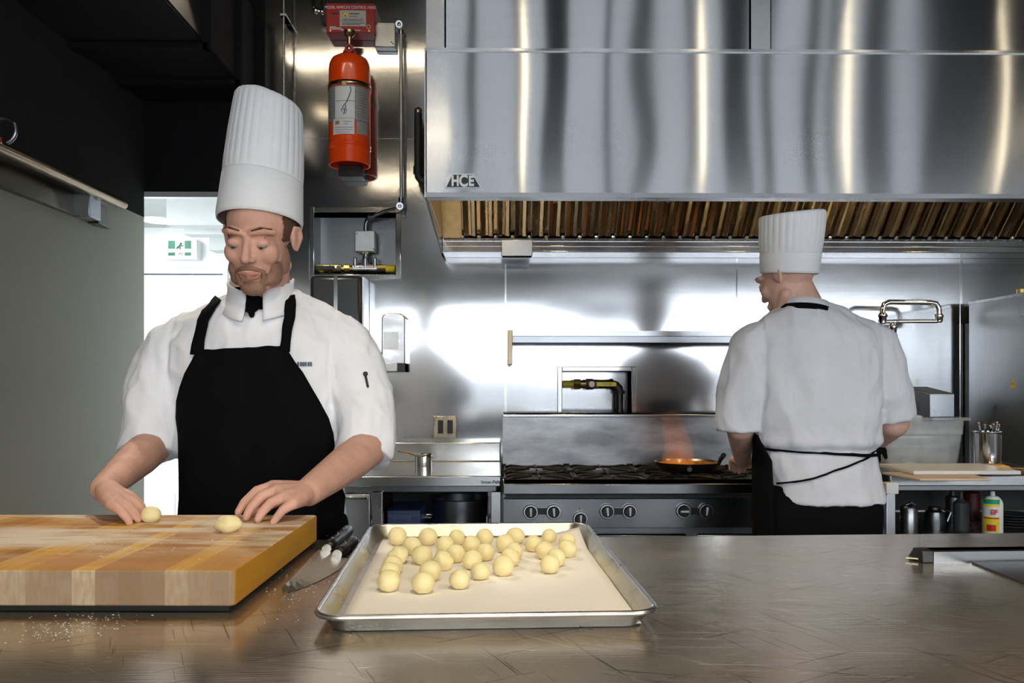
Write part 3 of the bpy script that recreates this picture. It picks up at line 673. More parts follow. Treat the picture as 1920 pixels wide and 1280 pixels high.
# ------------------------------------------------------------------ niche 1 with gas valve
def niche(name, label, xs, zs, dep, fw, m_in, bottom=True):
    t = thing(name, label, 'wall niche', ((xs[0] + xs[1]) / 2, BY, zs[0]))
    x0, x1, z0, z1 = xs[0], xs[1], zs[0], zs[1]
    b = MB(); b.box(x0, x1, BY + dep - .003, BY + dep, z0, z1); b.box(x0 - .002, x0, BY, BY + dep, z0, z1); b.box(x1, x1 + .002, BY, BY + dep, z0, z1); b.box(x0, x1, BY, BY + dep, z1, z1 + .002); b.box(x0, x1, BY, BY + dep, z0 - .002, z0)
    b.build('liner', m_in, t)
    f = MB()
    f.box(x0 - fw, x0, BY - .008, BY, z0 - fw, z1 + fw); f.box(x1, x1 + fw, BY - .008, BY, z0 - fw, z1 + fw); f.box(x0, x1, BY - .008, BY, z1, z1 + fw); f.box(x0, x1, BY - .008, BY, z0 - fw, z0)
    f.build('frame', 'bright_steel', t, bevel=.003); return t
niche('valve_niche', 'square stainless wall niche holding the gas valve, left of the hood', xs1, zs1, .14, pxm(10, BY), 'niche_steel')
vy = BY + .06
t = thing('gas_valve', 'gas solenoid valve with grey square box and yellow fittings in the left niche', 'valve', P(660, 514, vy))
u, v = P(667, 473, vy), P(704.5, 434, vy)
MB().box(u.x, v.x, vy - .03, vy + .03, u.z, v.z).build('actuator_box', 'grey_box', t, bevel=.004)
b = MB()
for x, y in ((669, 438), (700, 466), (702, 468)): q_ = P(x, y, vy - .031); b.cyl(q_, q_ + V((0, .002, 0)), .003, seg=8)
b.build('box_screw', 'ink', t)
zc_ = Z_(504, vy)
xx = lambda px: X_(px, vy)
b = MB(); b.cyl((xx(663), vy, zc_), (xx(708), vy, zc_), .028, seg=20); b.cyl((xx(686), vy, zc_), (xx(686), vy, Z_(474, vy)), .024, .014, seg=20)
for px in (667, 704, 686): b.cyl((xx(px), vy - .02, zc_), (xx(px), vy - .02, Z_(487, vy)), .009, seg=12); b.sph((xx(px), vy - .02, Z_(487, vy)), .010, seg=10, rg=6)
b.build('valve_body', 'aluminium', t, smooth=True)
MB().cyl((xx(681), vy, Z_(475, vy)), (xx(691), vy, Z_(475, vy) + .002), .012).build('stem', 'brass', t)
MB().tube([P(686, 434, vy), P(686, 422, vy), P(689, 412, vy), P(694, 405, BY + .02)], .012, 12).build('flexible_conduit', 'panel_steel', t, smooth=True)
b = MB(); b.cyl((xx(590) + .002, vy, zc_), (xx(663), vy, zc_), .015, seg=16); 
for a_, c_ in ((594, 600), (608, 618), (622, 640), (646, 656)): b.cyl((xx(a_), vy, zc_), (xx(c_), vy, zc_), .022, seg=8)
for a_, c_ in ((712, 724), (708, 712)): b.cyl((xx(a_), vy, zc_), (xx(c_), vy, zc_), .022, seg=8)
b.build('brass_fittings', 'brass', t)
b = MB(); b.cyl((xx(724), vy, zc_), (xx(741), vy, zc_), .019, seg=16); b.cyl((xx(591), vy, zc_), (xx(608), vy, zc_), .019, seg=16); b.build('yellow_pipe', 'bright_yellow', t, smooth=True)
MB().box(xx(592), xx(630), vy - .032, vy - .028, zc_ - .011, zc_ + .011).build('lever', 'black_plastic', t, bevel=.002)
MB().cyl((xx(637), vy - .034, zc_), (xx(637), vy - .02, zc_), .012, seg=8).build('lever_nut', 'bright_steel', t)
# ------------------------------------------------------------------ niche 2 with gas pipe
niche('pipe_niche', 'small stainless wall niche framing the gas pipe above the range', xs2, zs2, .13, pxm(9, BY), 'wall_steel')
vy = BY + .05
t = thing('gas_pipe', 'gas pipe with yellow lever valve and black elbow in the niche above the range', 'pipe', P(1112, 772, vy))
zc_ = Z_(720, vy)
MB().cyl((xx(1054) + .002, vy, zc_), (xx(1075), vy, zc_), .0185, seg=18).build('yellow_pipe', 'pipe_yellow', t, smooth=True)
b = MB(); b.cyl((xx(1075), vy, zc_), (xx(1088), vy, zc_), .029, seg=6); b.cyl((xx(1088), vy, zc_), (xx(1098), vy, zc_), .020, seg=16); b.cyl((xx(1098), vy, zc_), (xx(1112), vy, zc_), .027, seg=8); b.cyl((xx(1112), vy, zc_), (xx(1122), vy, zc_), .023, seg=8)
b.build('union_fitting', 'brass', t)
MB().cyl((xx(1108.5), vy - .034, zc_), (xx(1108.5), vy - .02, zc_), .0145, seg=18).build('lever_nut', 'label_white', t)
lv = MB().box(xx(1117), xx(1154), vy - .036, vy - .031, zc_ - .011, zc_ + .011).build('lever', 'bright_yellow', t, bevel=.003)
text_mesh('lever_marking', '>11 GB', .014, (xx(1137), vy - .0375, zc_), 'ink', lv)
b = MB(); pts = [P(1120, 720, vy), P(1146, 720, vy), P(1154, 722, vy), P(1160, 728, vy), P(1161.5, 737, vy)]
b.tube(pts, .022, 16); b.cyl(P(1143, 720, vy), P(1149, 720, vy), .027, seg=16); b.cyl(P(1161.5, 732, vy), P(1161.5, 738, vy), .027, seg=16); b.build('elbow', 'black_iron', t, smooth=True)
MB().cyl(P(1161.5, 735, vy), (P(1161.5, 735, vy).x, vy, zs2[0]), .0185, seg=18).build('riser_pipe', 'black_plastic', t, smooth=True)

# ------------------------------------------------------------------ towel and soap dispensers, switch plate
yf = 4.02; u, v = P(580, 690, yf), P(678, 516, yf)
t = thing('towel_dispenser', 'dark paper towel dispenser with a steel centre strip behind the left chef\'s shoulder', 'towel dispenser', ((u.x + v.x) / 2, yf, u.z))
MB().box(u.x, v.x, yf, BY - .009, u.z, v.z).build('housing', 'black_plastic', t, bevel=.02)
MB().box(P(626, 600, yf).x, P(633, 600, yf).x, yf - .003, yf + .01, u.z + .02, v.z - .001).build('centre_strip', 'bright_steel', t)
MB().box(v.x, v.x + .008, yf + .02, BY - .01, u.z, v.z - .005).build('side_trim', 'panel_steel', t)
yf = 4.11; u, v = P(713.5, 697, yf), P(761, 587, yf)
t = thing('soap_dispenser', 'tall silver soap dispenser with rounded top on the bright steel wall', 'soap dispenser', ((u.x + v.x) / 2, yf, u.z))
def rrect(x0, x1, z0, z1, r, n=6, rb=None):
    pts = []
    for (cx_, cz_, a0, rr) in ((x1 - r, z1 - r, 0, r), (x0 + r, z1 - r, PI / 2, r), (x0 + (rb or r), z0 + (rb or r), PI, rb or r), (x1 - (rb or r), z0 + (rb or r), 1.5 * PI, rb or r)):
        for k in range(n + 1): a = a0 + PI / 2 * k / n; pts.append((cx_ + rr * math.cos(a), cz_ + rr * math.sin(a)))
    return pts
MB().prism(rrect(u.x + .004, v.x - .004, Z_(682, yf), v.z, .03, rb=.006), 'y', yf, BY - .01).build('cover', 'aluminium', t, bevel=.008)
MB().box(v.x - .006, v.x, yf + .02, BY - .001, u.z, v.z - .03).build('back_plate', 'bright_steel', t)
MB().box(P(720, 690, yf).x, P(745, 690, yf).x, yf - .004, yf + .03, u.z + .002, Z_(680, yf)).build('push_lever', 'grey_box', t, bevel=.003)
MB().box(u.x, v.x, yf + .02, BY - .001, u.z, Z_(681, yf)).build('base', 'black_plastic', t)
a_, c_ = P(719, 655, yf), P(747, 622, yf); MB().box(a_.x, c_.x, yf - .001, yf + .001, a_.z, c_.z).build('sight_window', 'frost', t)
yf = BY - .006; u, v = P(812.5, 821, yf), P(856.5, 779.5, yf)
t = thing('outlet_plate', 'square steel outlet plate with two black sockets above the left worktable', 'outlet', ((u.x + v.x) / 2, yf, u.z))
MB().box(u.x, v.x, yf, BY - .0005, u.z, v.z).build('plate', 'warm_steel', t, bevel=.003, label='brushed steel plate')
for px in (826, 844): q_ = P(px, 800, yf - .003); MB().box(q_.x - .0135, q_.x + .0135, yf - .003, yf + .001, q_.z - .033, q_.z + .033).build('socket', 'black_plastic', t, bevel=.001)
b = MB()
for px in (826, 844):
    for py in (783, 817.5): q_ = P(px, py, yf - .002); b.cyl(q_, q_ + V((0, .003, 0)), .003, seg=8)
b.build('screw', 'bright_steel', t)
# ------------------------------------------------------------------ wall shelf
sy = 3.92; za, zc2 = Z_(640, sy + .02), Z_(620, sy)
t = thing('wall_shelf', 'narrow empty stainless wall shelf above the range', 'shelf', (X_(1180, sy), sy, za))
xa, xb = X_(952, sy), X_(1640, sy)
MB().box(xa, xb, sy, BY - .002, zc2 - .004, zc2).build('shelf_board', 'panel_steel', t)
b = MB(); b.box(xa, xb, sy - .002, sy, zc2 - .022, zc2); b.box(xa, xb, sy, sy + .02, zc2 - .024, zc2 - .021); b.build('front_lip', 'panel_steel', t)
MB().box(xa + .01, xb, sy + .02, sy + .05, za - .004, zc2 - .02).build('under_rail', 'dark_steel', t)
for px in (956, 1636):
    x = X_(px, sy); MB().prism([(sy - .006, zc2 + .004), (BY - .002, zc2 + .004), (BY - .002, Z_(683, 4.1)), (sy + .10, Z_(683, sy)), (sy - .006, Z_(683, sy))], 'x', x - .010, x + .012).build('bracket', 'bronze', t, bevel=.002)
# ------------------------------------------------------------------ pot filler
fy = 4.0
t = thing('pot_filler', 'chrome folding pot filler tap on the wall right of the far chef', 'tap', P(1690, 635, 4.1))
b = MB()
ar = [(1655, 600), (1655, 580), (1658, 570), (1667, 566), (1700, 566.5), (1745, 567), (1755, 569), (1760, 577), (1761, 590)]
b.tube([P(x, y, fy) for x, y in ar], .0125, 14); b.build('spout_arm', 'chrome', t, smooth=True)
b = MB(); b.tube([P(1645, 603, fy + .02), P(1700, 602, fy + .02), P(1758, 602, fy)], .0095, 12); b.build('lower_arm', 'chrome', t, smooth=True)
b = MB()
for (x, y0, y1) in ((1655, 586, 608), (1760.5, 588, 605)):
    a_, c_ = P(x, y1, fy), P(x, y0, fy); b.lathe(a_, [(.010, 0), (.016, .006), (.018, (c_ - a_).z * .6), (.022, (c_ - a_).z * .7), (.022, (c_ - a_).z * .8), (.014, (c_ - a_).z)], seg=16)
b.build('swivel_joint', 'chrome', t, smooth=True)
b = MB(); b.tube([P(1676, 604, fy + .02), P(1676, 620, fy + .02), P(1674, 630, fy + .06)], .013, 12); b.tube([P(1674, 628, fy + .02), P(1660, 632, fy + .1), P(1660, 632, BY)], .016, 12); b.sph(P(1675, 612, fy + .01), (.018, .018, .024)); b.sph(P(1675, 630, fy + .01), (.020, .02, .016))
b.build('valve_body', 'chrome', t, smooth='all')
# ================================================================== PREP COUNTER IN FRONT
CT = .91; CROT = math.radians(2.35)
ca = P(1230, 1006, 1.775); ca.z = CT      # a point on the back edge of the counter
cdir = V((math.cos(CROT), math.sin(CROT), 0)); cper = V((-math.sin(CROT), math.cos(CROT), 0))
t = thing('prep_counter', 'long scratched stainless prep counter across the whole foreground', 'counter', ca - cper * .5 - V((0, 0, CT)), CROT, world=False)
LXc = -1.93
MB().box(LXc, 2.6, -.42, .5, CT - .04, CT).build('worktop', 'counter_steel', t, bevel=.002)
MB().box(LXc + .05, 2.55, -.36, -.34, CT - .14, CT - .04).build('front_apron', 'panel_steel', t)
MB().box(LXc + .05, 2.55, .42, .44, CT - .14, CT - .04).build('back_apron', 'panel_steel', t)
MB().box(LXc + .05, 2.55, -.36, .44, .25, .28).build('undershelf', 'panel_steel', t)
for x in (LXc + .08, .3, 2.5):
    for y in (-.33, .41): MB().cyl((x, y, 0), (x, y, CT - .04), .02, seg=16).build('leg', 'panel_steel', t, smooth=True)

# ------------------------------------------------------------------ butcher block
BT = .971                                    # height of its upper face
br = math.radians(-1.8 - .7)
A0 = G(440, 1069, BT); A1 = G(604.5, 965, BT)
dy = (A1 - A0); dep = .49; ang = math.atan2(-dy.x, dy.y)
t = thing('butcher_block', 'thick maple butcher block dusted with flour on the left of the counter', 'cutting board', (A0.x, A0.y, CT), ang * .5, world=False)
ang = ang * .5
L = .86
bm_ = MB()
pts = [(-L, 0), (-.006, 0), (0, .006), (.0, dep - .006), (-.006, dep), (-L, dep)]
bm_.prism(pts, 'z', .011, BT - CT); o = bm_.build('block', 'maple_board', t, bevel=.0025)
for x in (-.05, -L + .05):
    for y in (.05, dep - .05): MB().cyl((x, y, 0), (x, y, .0115), .02, seg=16).build('foot', 'rubber', t)
MB().box(-L + .02, -.012, .012, dep - .012, .0015, .011).build('gap_shade', 'rubber', t)  # dark slab standing in for shade in the gap under the block
# flour left on the counter: nobody could count the specks
b = MB(); rr = random.Random(3)
def specks(n, px0, px1, py0, py1, z, s0, s1, spread=None):
    for _ in range(n):
        px = rr.gauss((px0 + px1) / 2, (px1 - px0) / 4); py = rr.gauss((py0 + py1) / 2, (py1 - py0) / 4)
        if spread: py += (px - (px0 + px1) / 2) * spread
        c = G(px, py, z); s = rr.uniform(s0, s1)
        b.sph(c, (s * rr.uniform(1, 2.5), s, s * .35), seg=5, rg=3)
specks(170, 0, 260, 1150, 1200, CT + .0003, .0003, .0009, -.15); specks(130, 500, 660, 1040, 1140, CT + .0003, .0003, .0009, -.35)
specks(90, 60, 420, 985, 1045, BT + .0003, .0004, .0012); specks(30, 300, 560, 975, 1005, BT + .0003, .0004, .001)
fl = b.build('spilled_flour', 'label_white'); fl['kind'] = 'stuff'; tag(fl, 'specks of white flour scattered over the butcher block and the counter around it', 'flour')
# dough piece on the block
def dough(name, c, r, seed, squash=(1, 1, .93), label='', group=None, lump=.05, rotz=0):
    b = MB(); b.sph((0, 0, 0), 1, seg=28, rg=18); n = []
    for v in b.bm.verts:
        d = v.co.normalized(); k = 1 + lump * noise.noise(d * 1.3 + V((seed, 0, 0))) + lump * .3 * noise.noise(d * 4 + V((0, seed, 0)))
        # seam dimple
        dd = (d - V((math.sin(seed), -.8, math.cos(seed * 2) * .5)).normalized()).length
        k -= .035 * math.exp(-(dd / .16) ** 2)
        v.co = V((d.x * squash[0], d.y * squash[1], d.z * squash[2])) * r * k
        if v.co.z < -r * squash[2] * .86: v.co.z = -r * squash[2] * .86
    for v in b.bm.verts: v.co += V((0, 0, r * squash[2] * .86))
    bmesh.ops.recalc_face_normals(b.bm, faces=b.bm.faces)
    me = bpy.data.meshes.new(name); b.bm.to_mesh(me); b.bm.free(); me.materials.append(M['dough'])
    for p in me.polygons: p.use_smooth = True
    o = bpy.data.objects.new(name, me); C.objects.link(o); o.location = c; o.rotation_euler = (0, 0, rotz)
    tag(o, label, 'dough', group); return o
c = G(427, 997, BT); dough('dough_piece', c, .0175, 2.2, (1.32, .9, .92), 'lumpy pale dough piece on the butcher block next to the chef\'s fingertips', lump=.22)
# ------------------------------------------------------------------ baking tray
tr = [G(601, 1156, .9354), G(680, 983, .9354), G(1092, 978, .9354), G(1257, 1146, .9354)]
cen = sum(tr, V()) / 4; TA = math.atan2((tr[3] - tr[0]).y, (tr[3] - tr[0]).x)
tw = ((tr[3] - tr[0]).length + (tr[2] - tr[1]).length) / 2; td = ((tr[1] - tr[0]).length + (tr[2] - tr[3]).length) / 2
print('tray', tw, td, math.degrees(TA), cen)
TZ = .0254
t = thing('baking_tray', 'large aluminium baking tray lined with parchment, full of pale dough balls', 'baking tray', (cen.x, cen.y, CT), TA, world=False)
def rr2(wd, dp, r, z, n=8):
    out = []
    for cx_, cy_, a0 in ((wd / 2 - r, dp / 2 - r, 0), (-wd / 2 + r, dp / 2 - r, PI / 2), (-wd / 2 + r, -dp / 2 + r, PI), (wd / 2 - r, -dp / 2 + r, 1.5 * PI)):
        for k in range(n + 1): a = a0 + PI / 2 * k / n; out.append(V((cx_ + r * math.cos(a), cy_ + r * math.sin(a), z)))
    return out
b = MB(); inn = .006
b.rings([rr2(tw - .05, td - .05, .022, .0018), rr2(tw - .044, td - .044, .025, .0025), rr2(tw - .016, td - .016, .034, TZ - .002)], cap=False); 
b.bm.faces.new([b.bm.verts.new(p) for p in reversed(rr2(tw - .05, td - .05, .022, .0018))])
bmesh.ops.remove_doubles(b.bm, verts=b.bm.verts, dist=1e-5)
b.build('pan', 'tray_inside', t, smooth=True)
b = MB(); b.rings([rr2(tw - .05, td - .05, .022, .0), rr2(tw - .044, td - .044, .025, .0008), rr2(tw - .014, td - .014, .035, TZ - .002)], cap=False)
b.bm.faces.new([b.bm.verts.new(p) for p in rr2(tw - .05, td - .05, .022, .0)])
b.build('outer_wall', 'aluminium', t, smooth=True)
b = MB(); ring = []
for k in range(9):
    a = -.5 + 2 * PI * k / 8
for k in range(8):
    a = 2 * PI * k / 8; ring.append((.0042 * math.cos(a), .0042 * math.sin(a)))
loops = [rr2(tw - .008 + 2 * dx, td - .008 + 2 * dx, .038 + dx, TZ - .003 + dz_) for dx, dz_ in ring]
loops.append(loops[0]); b.rings(loops, cap=False); bmesh.ops.remove_doubles(b.bm, verts=b.bm.verts, dist=1e-6)
b.build('rolled_rim', 'aluminium', t, smooth='all')
# parchment: curls up a little at the far right corner
pw, pd = tw - .056, td - .075
t2 = V((0, 0)); rows = []
Rz = Matrix.Rotation(TA, 3, 'Z')
for j in range(31):
    row = []
    for i in range(25):
        u, v = i / 24 - .5, j / 30 - .5
        k = max(0, (u - .30) / .2) * max(0, (v - .30) / .2)
        x = u * pw + .004; y = v * pd - .012; z = .0035 + .0008 * noise.noise(V((u * 6, v * 6, 0))) + .020 * k
        row.append(V((cen.x, cen.y, CT)) + Rz @ V((x, y, z)))
    rows.append(row)
o = MB().grid(rows).build('parchment_sheet', 'paper', smooth='all', solid=.0003); tag(o, 'sheet of cream parchment paper lining the baking tray under the dough balls', 'parchment')
balls = [(453,180,50),(610,183,49),(759,187,43),(901,185,46),(1060,175,48),(1234,180,40),(1325,203,43),(528,231,50),(698,224,48),(834,220,46),(1008,218,51),(1152,218,45),(1328,245,48),(458,275,52),(580,278,54),(752,270,50),(905,262,48),(1052,258,48),(1207,253,48),(1270,290,50),(687,307,53),(838,302,53),(1033,290,50),(427,325,54),(415,365,56),(408,410,60),(622,360,57),(585,420,60),(772,402,54),(878,357,50),(997,333,56),(1237,323,52)]
blab = ['dough ball in the far left corner of the tray, with a small dimple', 'round dough ball, second from the left in the farthest row of the tray', 'dough ball in the farthest tray row, third from the left', 'dough ball in the farthest tray row, fourth from the left',
 'slightly oval dough ball in the farthest tray row, third from its right end', 'small dough ball in the farthest tray row beside the curled parchment corner', 'rightmost dough ball of the farthest row, half hidden behind another',
 'dough ball wedged between the two leftmost balls of the farthest row', 'dough ball in the second tray row, just left of the middle cluster', 'dough ball in the second tray row, directly behind two touching balls', 'dough ball near the tray middle in the second row, left of the oval one',
 'dough ball in the second tray row, left of the right-hand group', 'dough ball at the far right end of the tray in the second row', 'wrinkled oval dough ball at the left edge, third row from the back', 'large squat dough ball, second from left in the third tray row',
 'dough ball in the third tray row, behind the one with a folded seam', 'dough ball in the third tray row, centre of the tray', 'dough ball behind the two stacked-looking balls right of tray centre', 'dough ball in the middle of the right-hand group',
 'dough ball right behind the nearest ball of the right-hand group', 'dough ball with a folded seam on its left, centre left of the tray', 'dough ball in the fourth tray row, behind a small squat one', 'dough ball partly hidden behind the big pale ball right of centre',
 'oval dough ball on the left side, third from the front of its column', 'dough ball on the left side, second from the front of its column', 'dough ball with a crease, nearest in the left column of the tray', 'dough ball just behind the large nearest ball, left of centre',
 'largest dough ball, nearest to the front edge of the tray', 'dough ball in the nearest row, right end, apart from the others', 'small squat dough ball, right of the nearest row', 'pale large dough ball right of centre, in front of the crowded middle', 'nearest dough ball of the right-hand group']
for i, ((x, y, r), lb) in enumerate(zip(balls, blab)):
    px, py = 580 + x / 2.743, 940 + (y + r * .80) / 2.743
    g = G(px, py, CT + .0045); rad = r / 2.743 * g.y / F
    dough('dough_ball', (g.x, g.y, CT + .0045), rad, i * 1.7 + .3, (1, 1, .96) if i not in (13, 23, 4, 29) else (1.06, 1, .88), lb, 'dough balls on the baking tray', lump=.06 if i not in (13, 20, 23) else .16, rotz=rr.uniform(-1, 1))
# ------------------------------------------------------------------ knives
def knife(tip, bol, end, label, z, hr):
    a, b_, c = G(*tip, z), G(*bol, z), G(*end, z)
    t = thing('chef_knife', label, 'knife', (b_.x, b_.y, CT))
    d = (a - b_); Lb = d.length; d.normalize(); nrm = V((-d.y, d.x, 0))
    if nrm.x < 0: nrm = -nrm
    prof_e = []; prof_s = []
    for k in range(13):
        s = k / 12; wd = .040 * (1 - s ** 2.6) + .0005
        prof_s.append(b_ + d * Lb * s + nrm * (-.014 + .016 * s * 0)); prof_e.append(b_ + d * Lb * s + nrm * (-.014 + wd))
    bb = MB(); top = [p + V((0, 0, .0085)) for p in prof_s]; bot = [p + V((0, 0, .006)) for p in prof_s]
    bb.grid([top, prof_e]); bb.grid([bot, prof_e]); bb.grid([top, bot]); bmesh.ops.remove_doubles(bb.bm, verts=bb.bm.verts, dist=1e-5)
    bb.build('blade', 'blade', t)
    hd = (c - b_).normalized(); HL = (c - b_).length; up = V((0, 0, hr))
    MB().tube([b_ + up * .6, b_ + hd * .008 + up * .6], .009, 12).build('bolster', 'bright_steel', t, smooth=True)
    MB().tube([b_ + hd * s * HL + up * .7 for s in (.06, .2, .45, .7, .9, .97, 1)], [.010, .0115, .0105, .012, .013, .011, .006], 12).build('handle', 'black_plastic', t, smooth='all')
    rb = MB()
    for s in (.25, .5, .75): q_ = b_ + hd * s * HL + up * .7; rb.cyl(q_ + V((0, 0, .0095)), q_ + V((0, 0, .0125)), .0025, seg=8)
    rb.build('rivet', 'bright_steel', t)
knife((546, 1112), (612, 1038), (654, 1003), 'chef knife nearer the butcher block, brownish blade pointing toward the camera', CT + .003, .016)
knife((556, 1112), (632, 1048), (664, 1024), 'chef knife lying closest to the baking tray, half under the other one', CT + .001, .014)
# ------------------------------------------------------------------ bar and dark mat at the right edge
a_ = G(1751, 1055, CT); bdir = (G(1920, 1053, CT) - a_).normalized(); bang = math.atan2(bdir.y, bdir.x)
t = thing('cutter_bar', 'aluminium bar with sloping sides and black end cap on the counter at right', 'cutter bar', a_, bang, world=False)
hb = .0215
MB().prism([(0, 0), (0, hb - .002), (.004, hb), (.030, hb), (.046, .003), (.046, 0)], 'x', .0, .62).build('bar', 'range_steel', t)
MB().prism([(-.001, .0), (-.001, hb - .001), (.004, hb + .001), (.030, hb + .001), (.047, .004), (.047, 0)], 'x', -.022, .0).build('end_cap', 'black_plastic', t, bevel=.004)
MB().prism([(-.040, .022), (-.022, .012), (-.022, .036)], 'z', .004, .006).build('blade_tip', 'warm_steel', t)
pts = [G(*p, CT) for p in ((1822, 1056), (1925, 1098), (2300, 1098), (2200, 1053))]
b = MB(); b.rings([pts, [p + V((0, 0, .003)) for p in pts]]); tag(b.build('slate_mat', 'mat_dark'), 'thin dark brown mat under the aluminium bar at the right edge', 'mat')

# ================================================================== RANGE
RY = 3.39; rx0, rx1 = X_(943, RY), X_(1650, RY); RB = 4.12
ctz = .836
t = thing('gas_range', 'wide stainless ten burner gas range below the hood', 'range', ((rx0 + rx1) / 2, 3.75, 0)); RANGE = t
MB().box(rx0, rx1, RY + .03, RB, .14, ctz - .03).build('body', 'dark_steel', t)
zr1, zr0 = Z_(907, 3.30), Z_(927, 3.30)
MB().box(rx0, rx1, 3.30, RY + .06, zr0, zr1).build('front_rail', 'range_steel', t, bevel=.004)
zp1, zp0 = Z_(935, RY), Z_(990, RY)
MB().box(rx0, rx1, RY, RY + .05, zp0, zp1).build('control_panel', 'range_steel', t, bevel=.002)
MB().box(rx0 + .01, rx1 - .01, RY + .012, RY + .05, zp1, zr0).build('shadow_gap', 'black_iron', t)
gz1_, gy_ = Z_(776, 4.05), 4.05
MB().box(rx0, rx1, gy_, RB + .06, ctz - .03, gz1_ - .012).build('back_guard', 'guard_steel', t)
MB().box(rx0 - .001, rx1, gy_ - .014, RB + .065, gz1_ - .014, gz1_).build('guard_ledge', 'panel_steel', t, bevel=.003)
MB().box(rx0 + .005, rx1 - .005, RY + .06, gy_, ctz - .035, ctz - .028).build('burner_tray', 'black_iron', t)
MB().box(rx0, rx0 + .004, RY + .06, gy_, ctz - .035, ctz + .002).build('side_rim', 'panel_steel', t)
# ovens
ow = (rx1 - rx0) / 2
for k in range(2):
    xa, xb = rx0 + k * ow + .02, rx0 + (k + 1) * ow - .02
    d = MB().box(xa, xb, RY + .005, RY + .03, .24, zp0 - .028).build('oven_door', 'range_steel', t, bevel=.004)
    hh = MB(); hh.tube([(xa + .04, RY - .035, zp0 - .05), (xb - .04, RY - .035, zp0 - .05)], .010, 12)
    hh.cyl((xa + .08, RY + .005, zp0 - .05), (xa + .08, RY - .035, zp0 - .05), .007); hh.cyl((xb - .08, RY + .005, zp0 - .05), (xb - .08, RY - .035, zp0 - .05), .007)
    hh.build('handle', 'bright_steel', d, smooth=True)
for x in (rx0 + .05, rx1 - .05):
    for y in (RY + .08, RB - .06): MB().cyl((x, y, 0), (x, y, .14), .025, .02).build('leg', 'panel_steel', t, smooth=True)
# knobs
def knob(px, py, ang, small=False):
    c = P(px, py, RY); r = .030 if not small else .030
    k = MB(); k.lathe(c, [(r, 0), (r * 1.02, .006), (r * .92, .012)], axis=(0, -1, 0), seg=32); kb_ = k.build('knob', 'panel_steel', t, smooth=True)
    k = MB(); k.lathe(c, [(r * .78, .008), (r * .76, .022), (r * .66, .026)], axis=(0, -1, 0), seg=28); k.build('knob_face', 'black_plastic', kb_, smooth=True)
    d = V((math.sin(ang), 0, math.cos(ang))); q_ = c + V((0, -.0275, 0))
    k = MB(); k.tube([q_ - d * r * .50, q_ + d * r * .58], [.0032, .0052], 6); k.build('pointer', 'knob_white', kb_)
for px, py, a in ((995, 959, 0), (1038, 959, -.08), (1088, 972, 0), (1138, 958, -.1), (1180, 958, 0), (1281, 957, PI / 2), (1323, 957, .1), (1425, 957, 0), (1467, 957, 0), (1566, 957, 0), (1608, 957, 0), (1516, 972, 0)): knob(px, py, a)
b = MB()
for px in (1016, 1159, 1302, 1446, 1587): q_ = P(px, 958, RY); b = MB(); b.box(q_.x - .018, q_.x + .018, RY - .004, RY, q_.z - .013, q_.z + .013); b.build('knob_bridge', 'black_plastic', t)
b = MB(); q_ = P(1087, 953, RY); b.box(q_.x - .0012, q_.x + .0012, RY - .001, RY, q_.z - .006, q_.z + .006); b.build('dial_mark', 'ink', t)
# grates and burners
gw = (rx1 - rx0) / 5; gd = (gy_ - RY - .09) / 2
gfirst = None
for i in range(5):
    for j in range(2):
        x0 = rx0 + i * gw + .006; x1_ = x0 + gw - .012; y0 = RY + .075 + j * gd + .004; y1_ = y0 + gd - .008
        cx_, cy_ = (x0 + x1_) / 2, (y0 + y1_) / 2
        if gfirst is None:
            b = MB(); hh = .010
            for xa, ya, xb, yb in ((x0, y0, x1_, y0), (x0, y1_, x1_, y1_), (x0, y0, x0, y1_), (x1_, y0, x1_, y1_)):
                b.tube([(xa, ya, ctz - .008), (xb, yb, ctz - .008)], .0065, 6)
            for k in range(8):
                a = 2 * PI * k / 8 + PI / 8 * 0; ex = (x1_ - x0) / 2; ey = (y1_ - y0) / 2
                s = min(ex / max(abs(math.cos(a)), 1e-6), ey / max(abs(math.sin(a)), 1e-6))
                b.tube([(cx_ + math.cos(a) * s, cy_ + math.sin(a) * s, ctz - .010), (cx_ + math.cos(a) * s * .8, cy_ + math.sin(a) * s * .8, ctz), (cx_ + math.cos(a) * .045, cy_ + math.sin(a) * .045, ctz)], [.007, .0065, .005], 6)
            for xa, ya in ((x0, y0), (x1_, y0), (x0, y1_), (x1_, y1_)): b.cyl((xa, ya, ctz - .03), (xa, ya, ctz + .006), .009, seg=8)
            g = b.build('grate', 'grate_iron', t)
            b = MB(); b.lathe((cx_, cy_, ctz - .032), [(.055, 0), (.05, .006), (.03, .012), (.032, .018), (.01, .020)], seg=24); bu = b.build('burner', 'black_iron', g, smooth=True)
            gfirst = g; gx, gyy = cx_, cy_
        else:
            f = gfirst.copy(); C.objects.link(f); f.parent = t; f.location = V((cx_ - gx, cy_ - gyy, 0))
            for ch in gfirst.children: c_ = ch.copy(); C.objects.link(c_); c_.parent = f
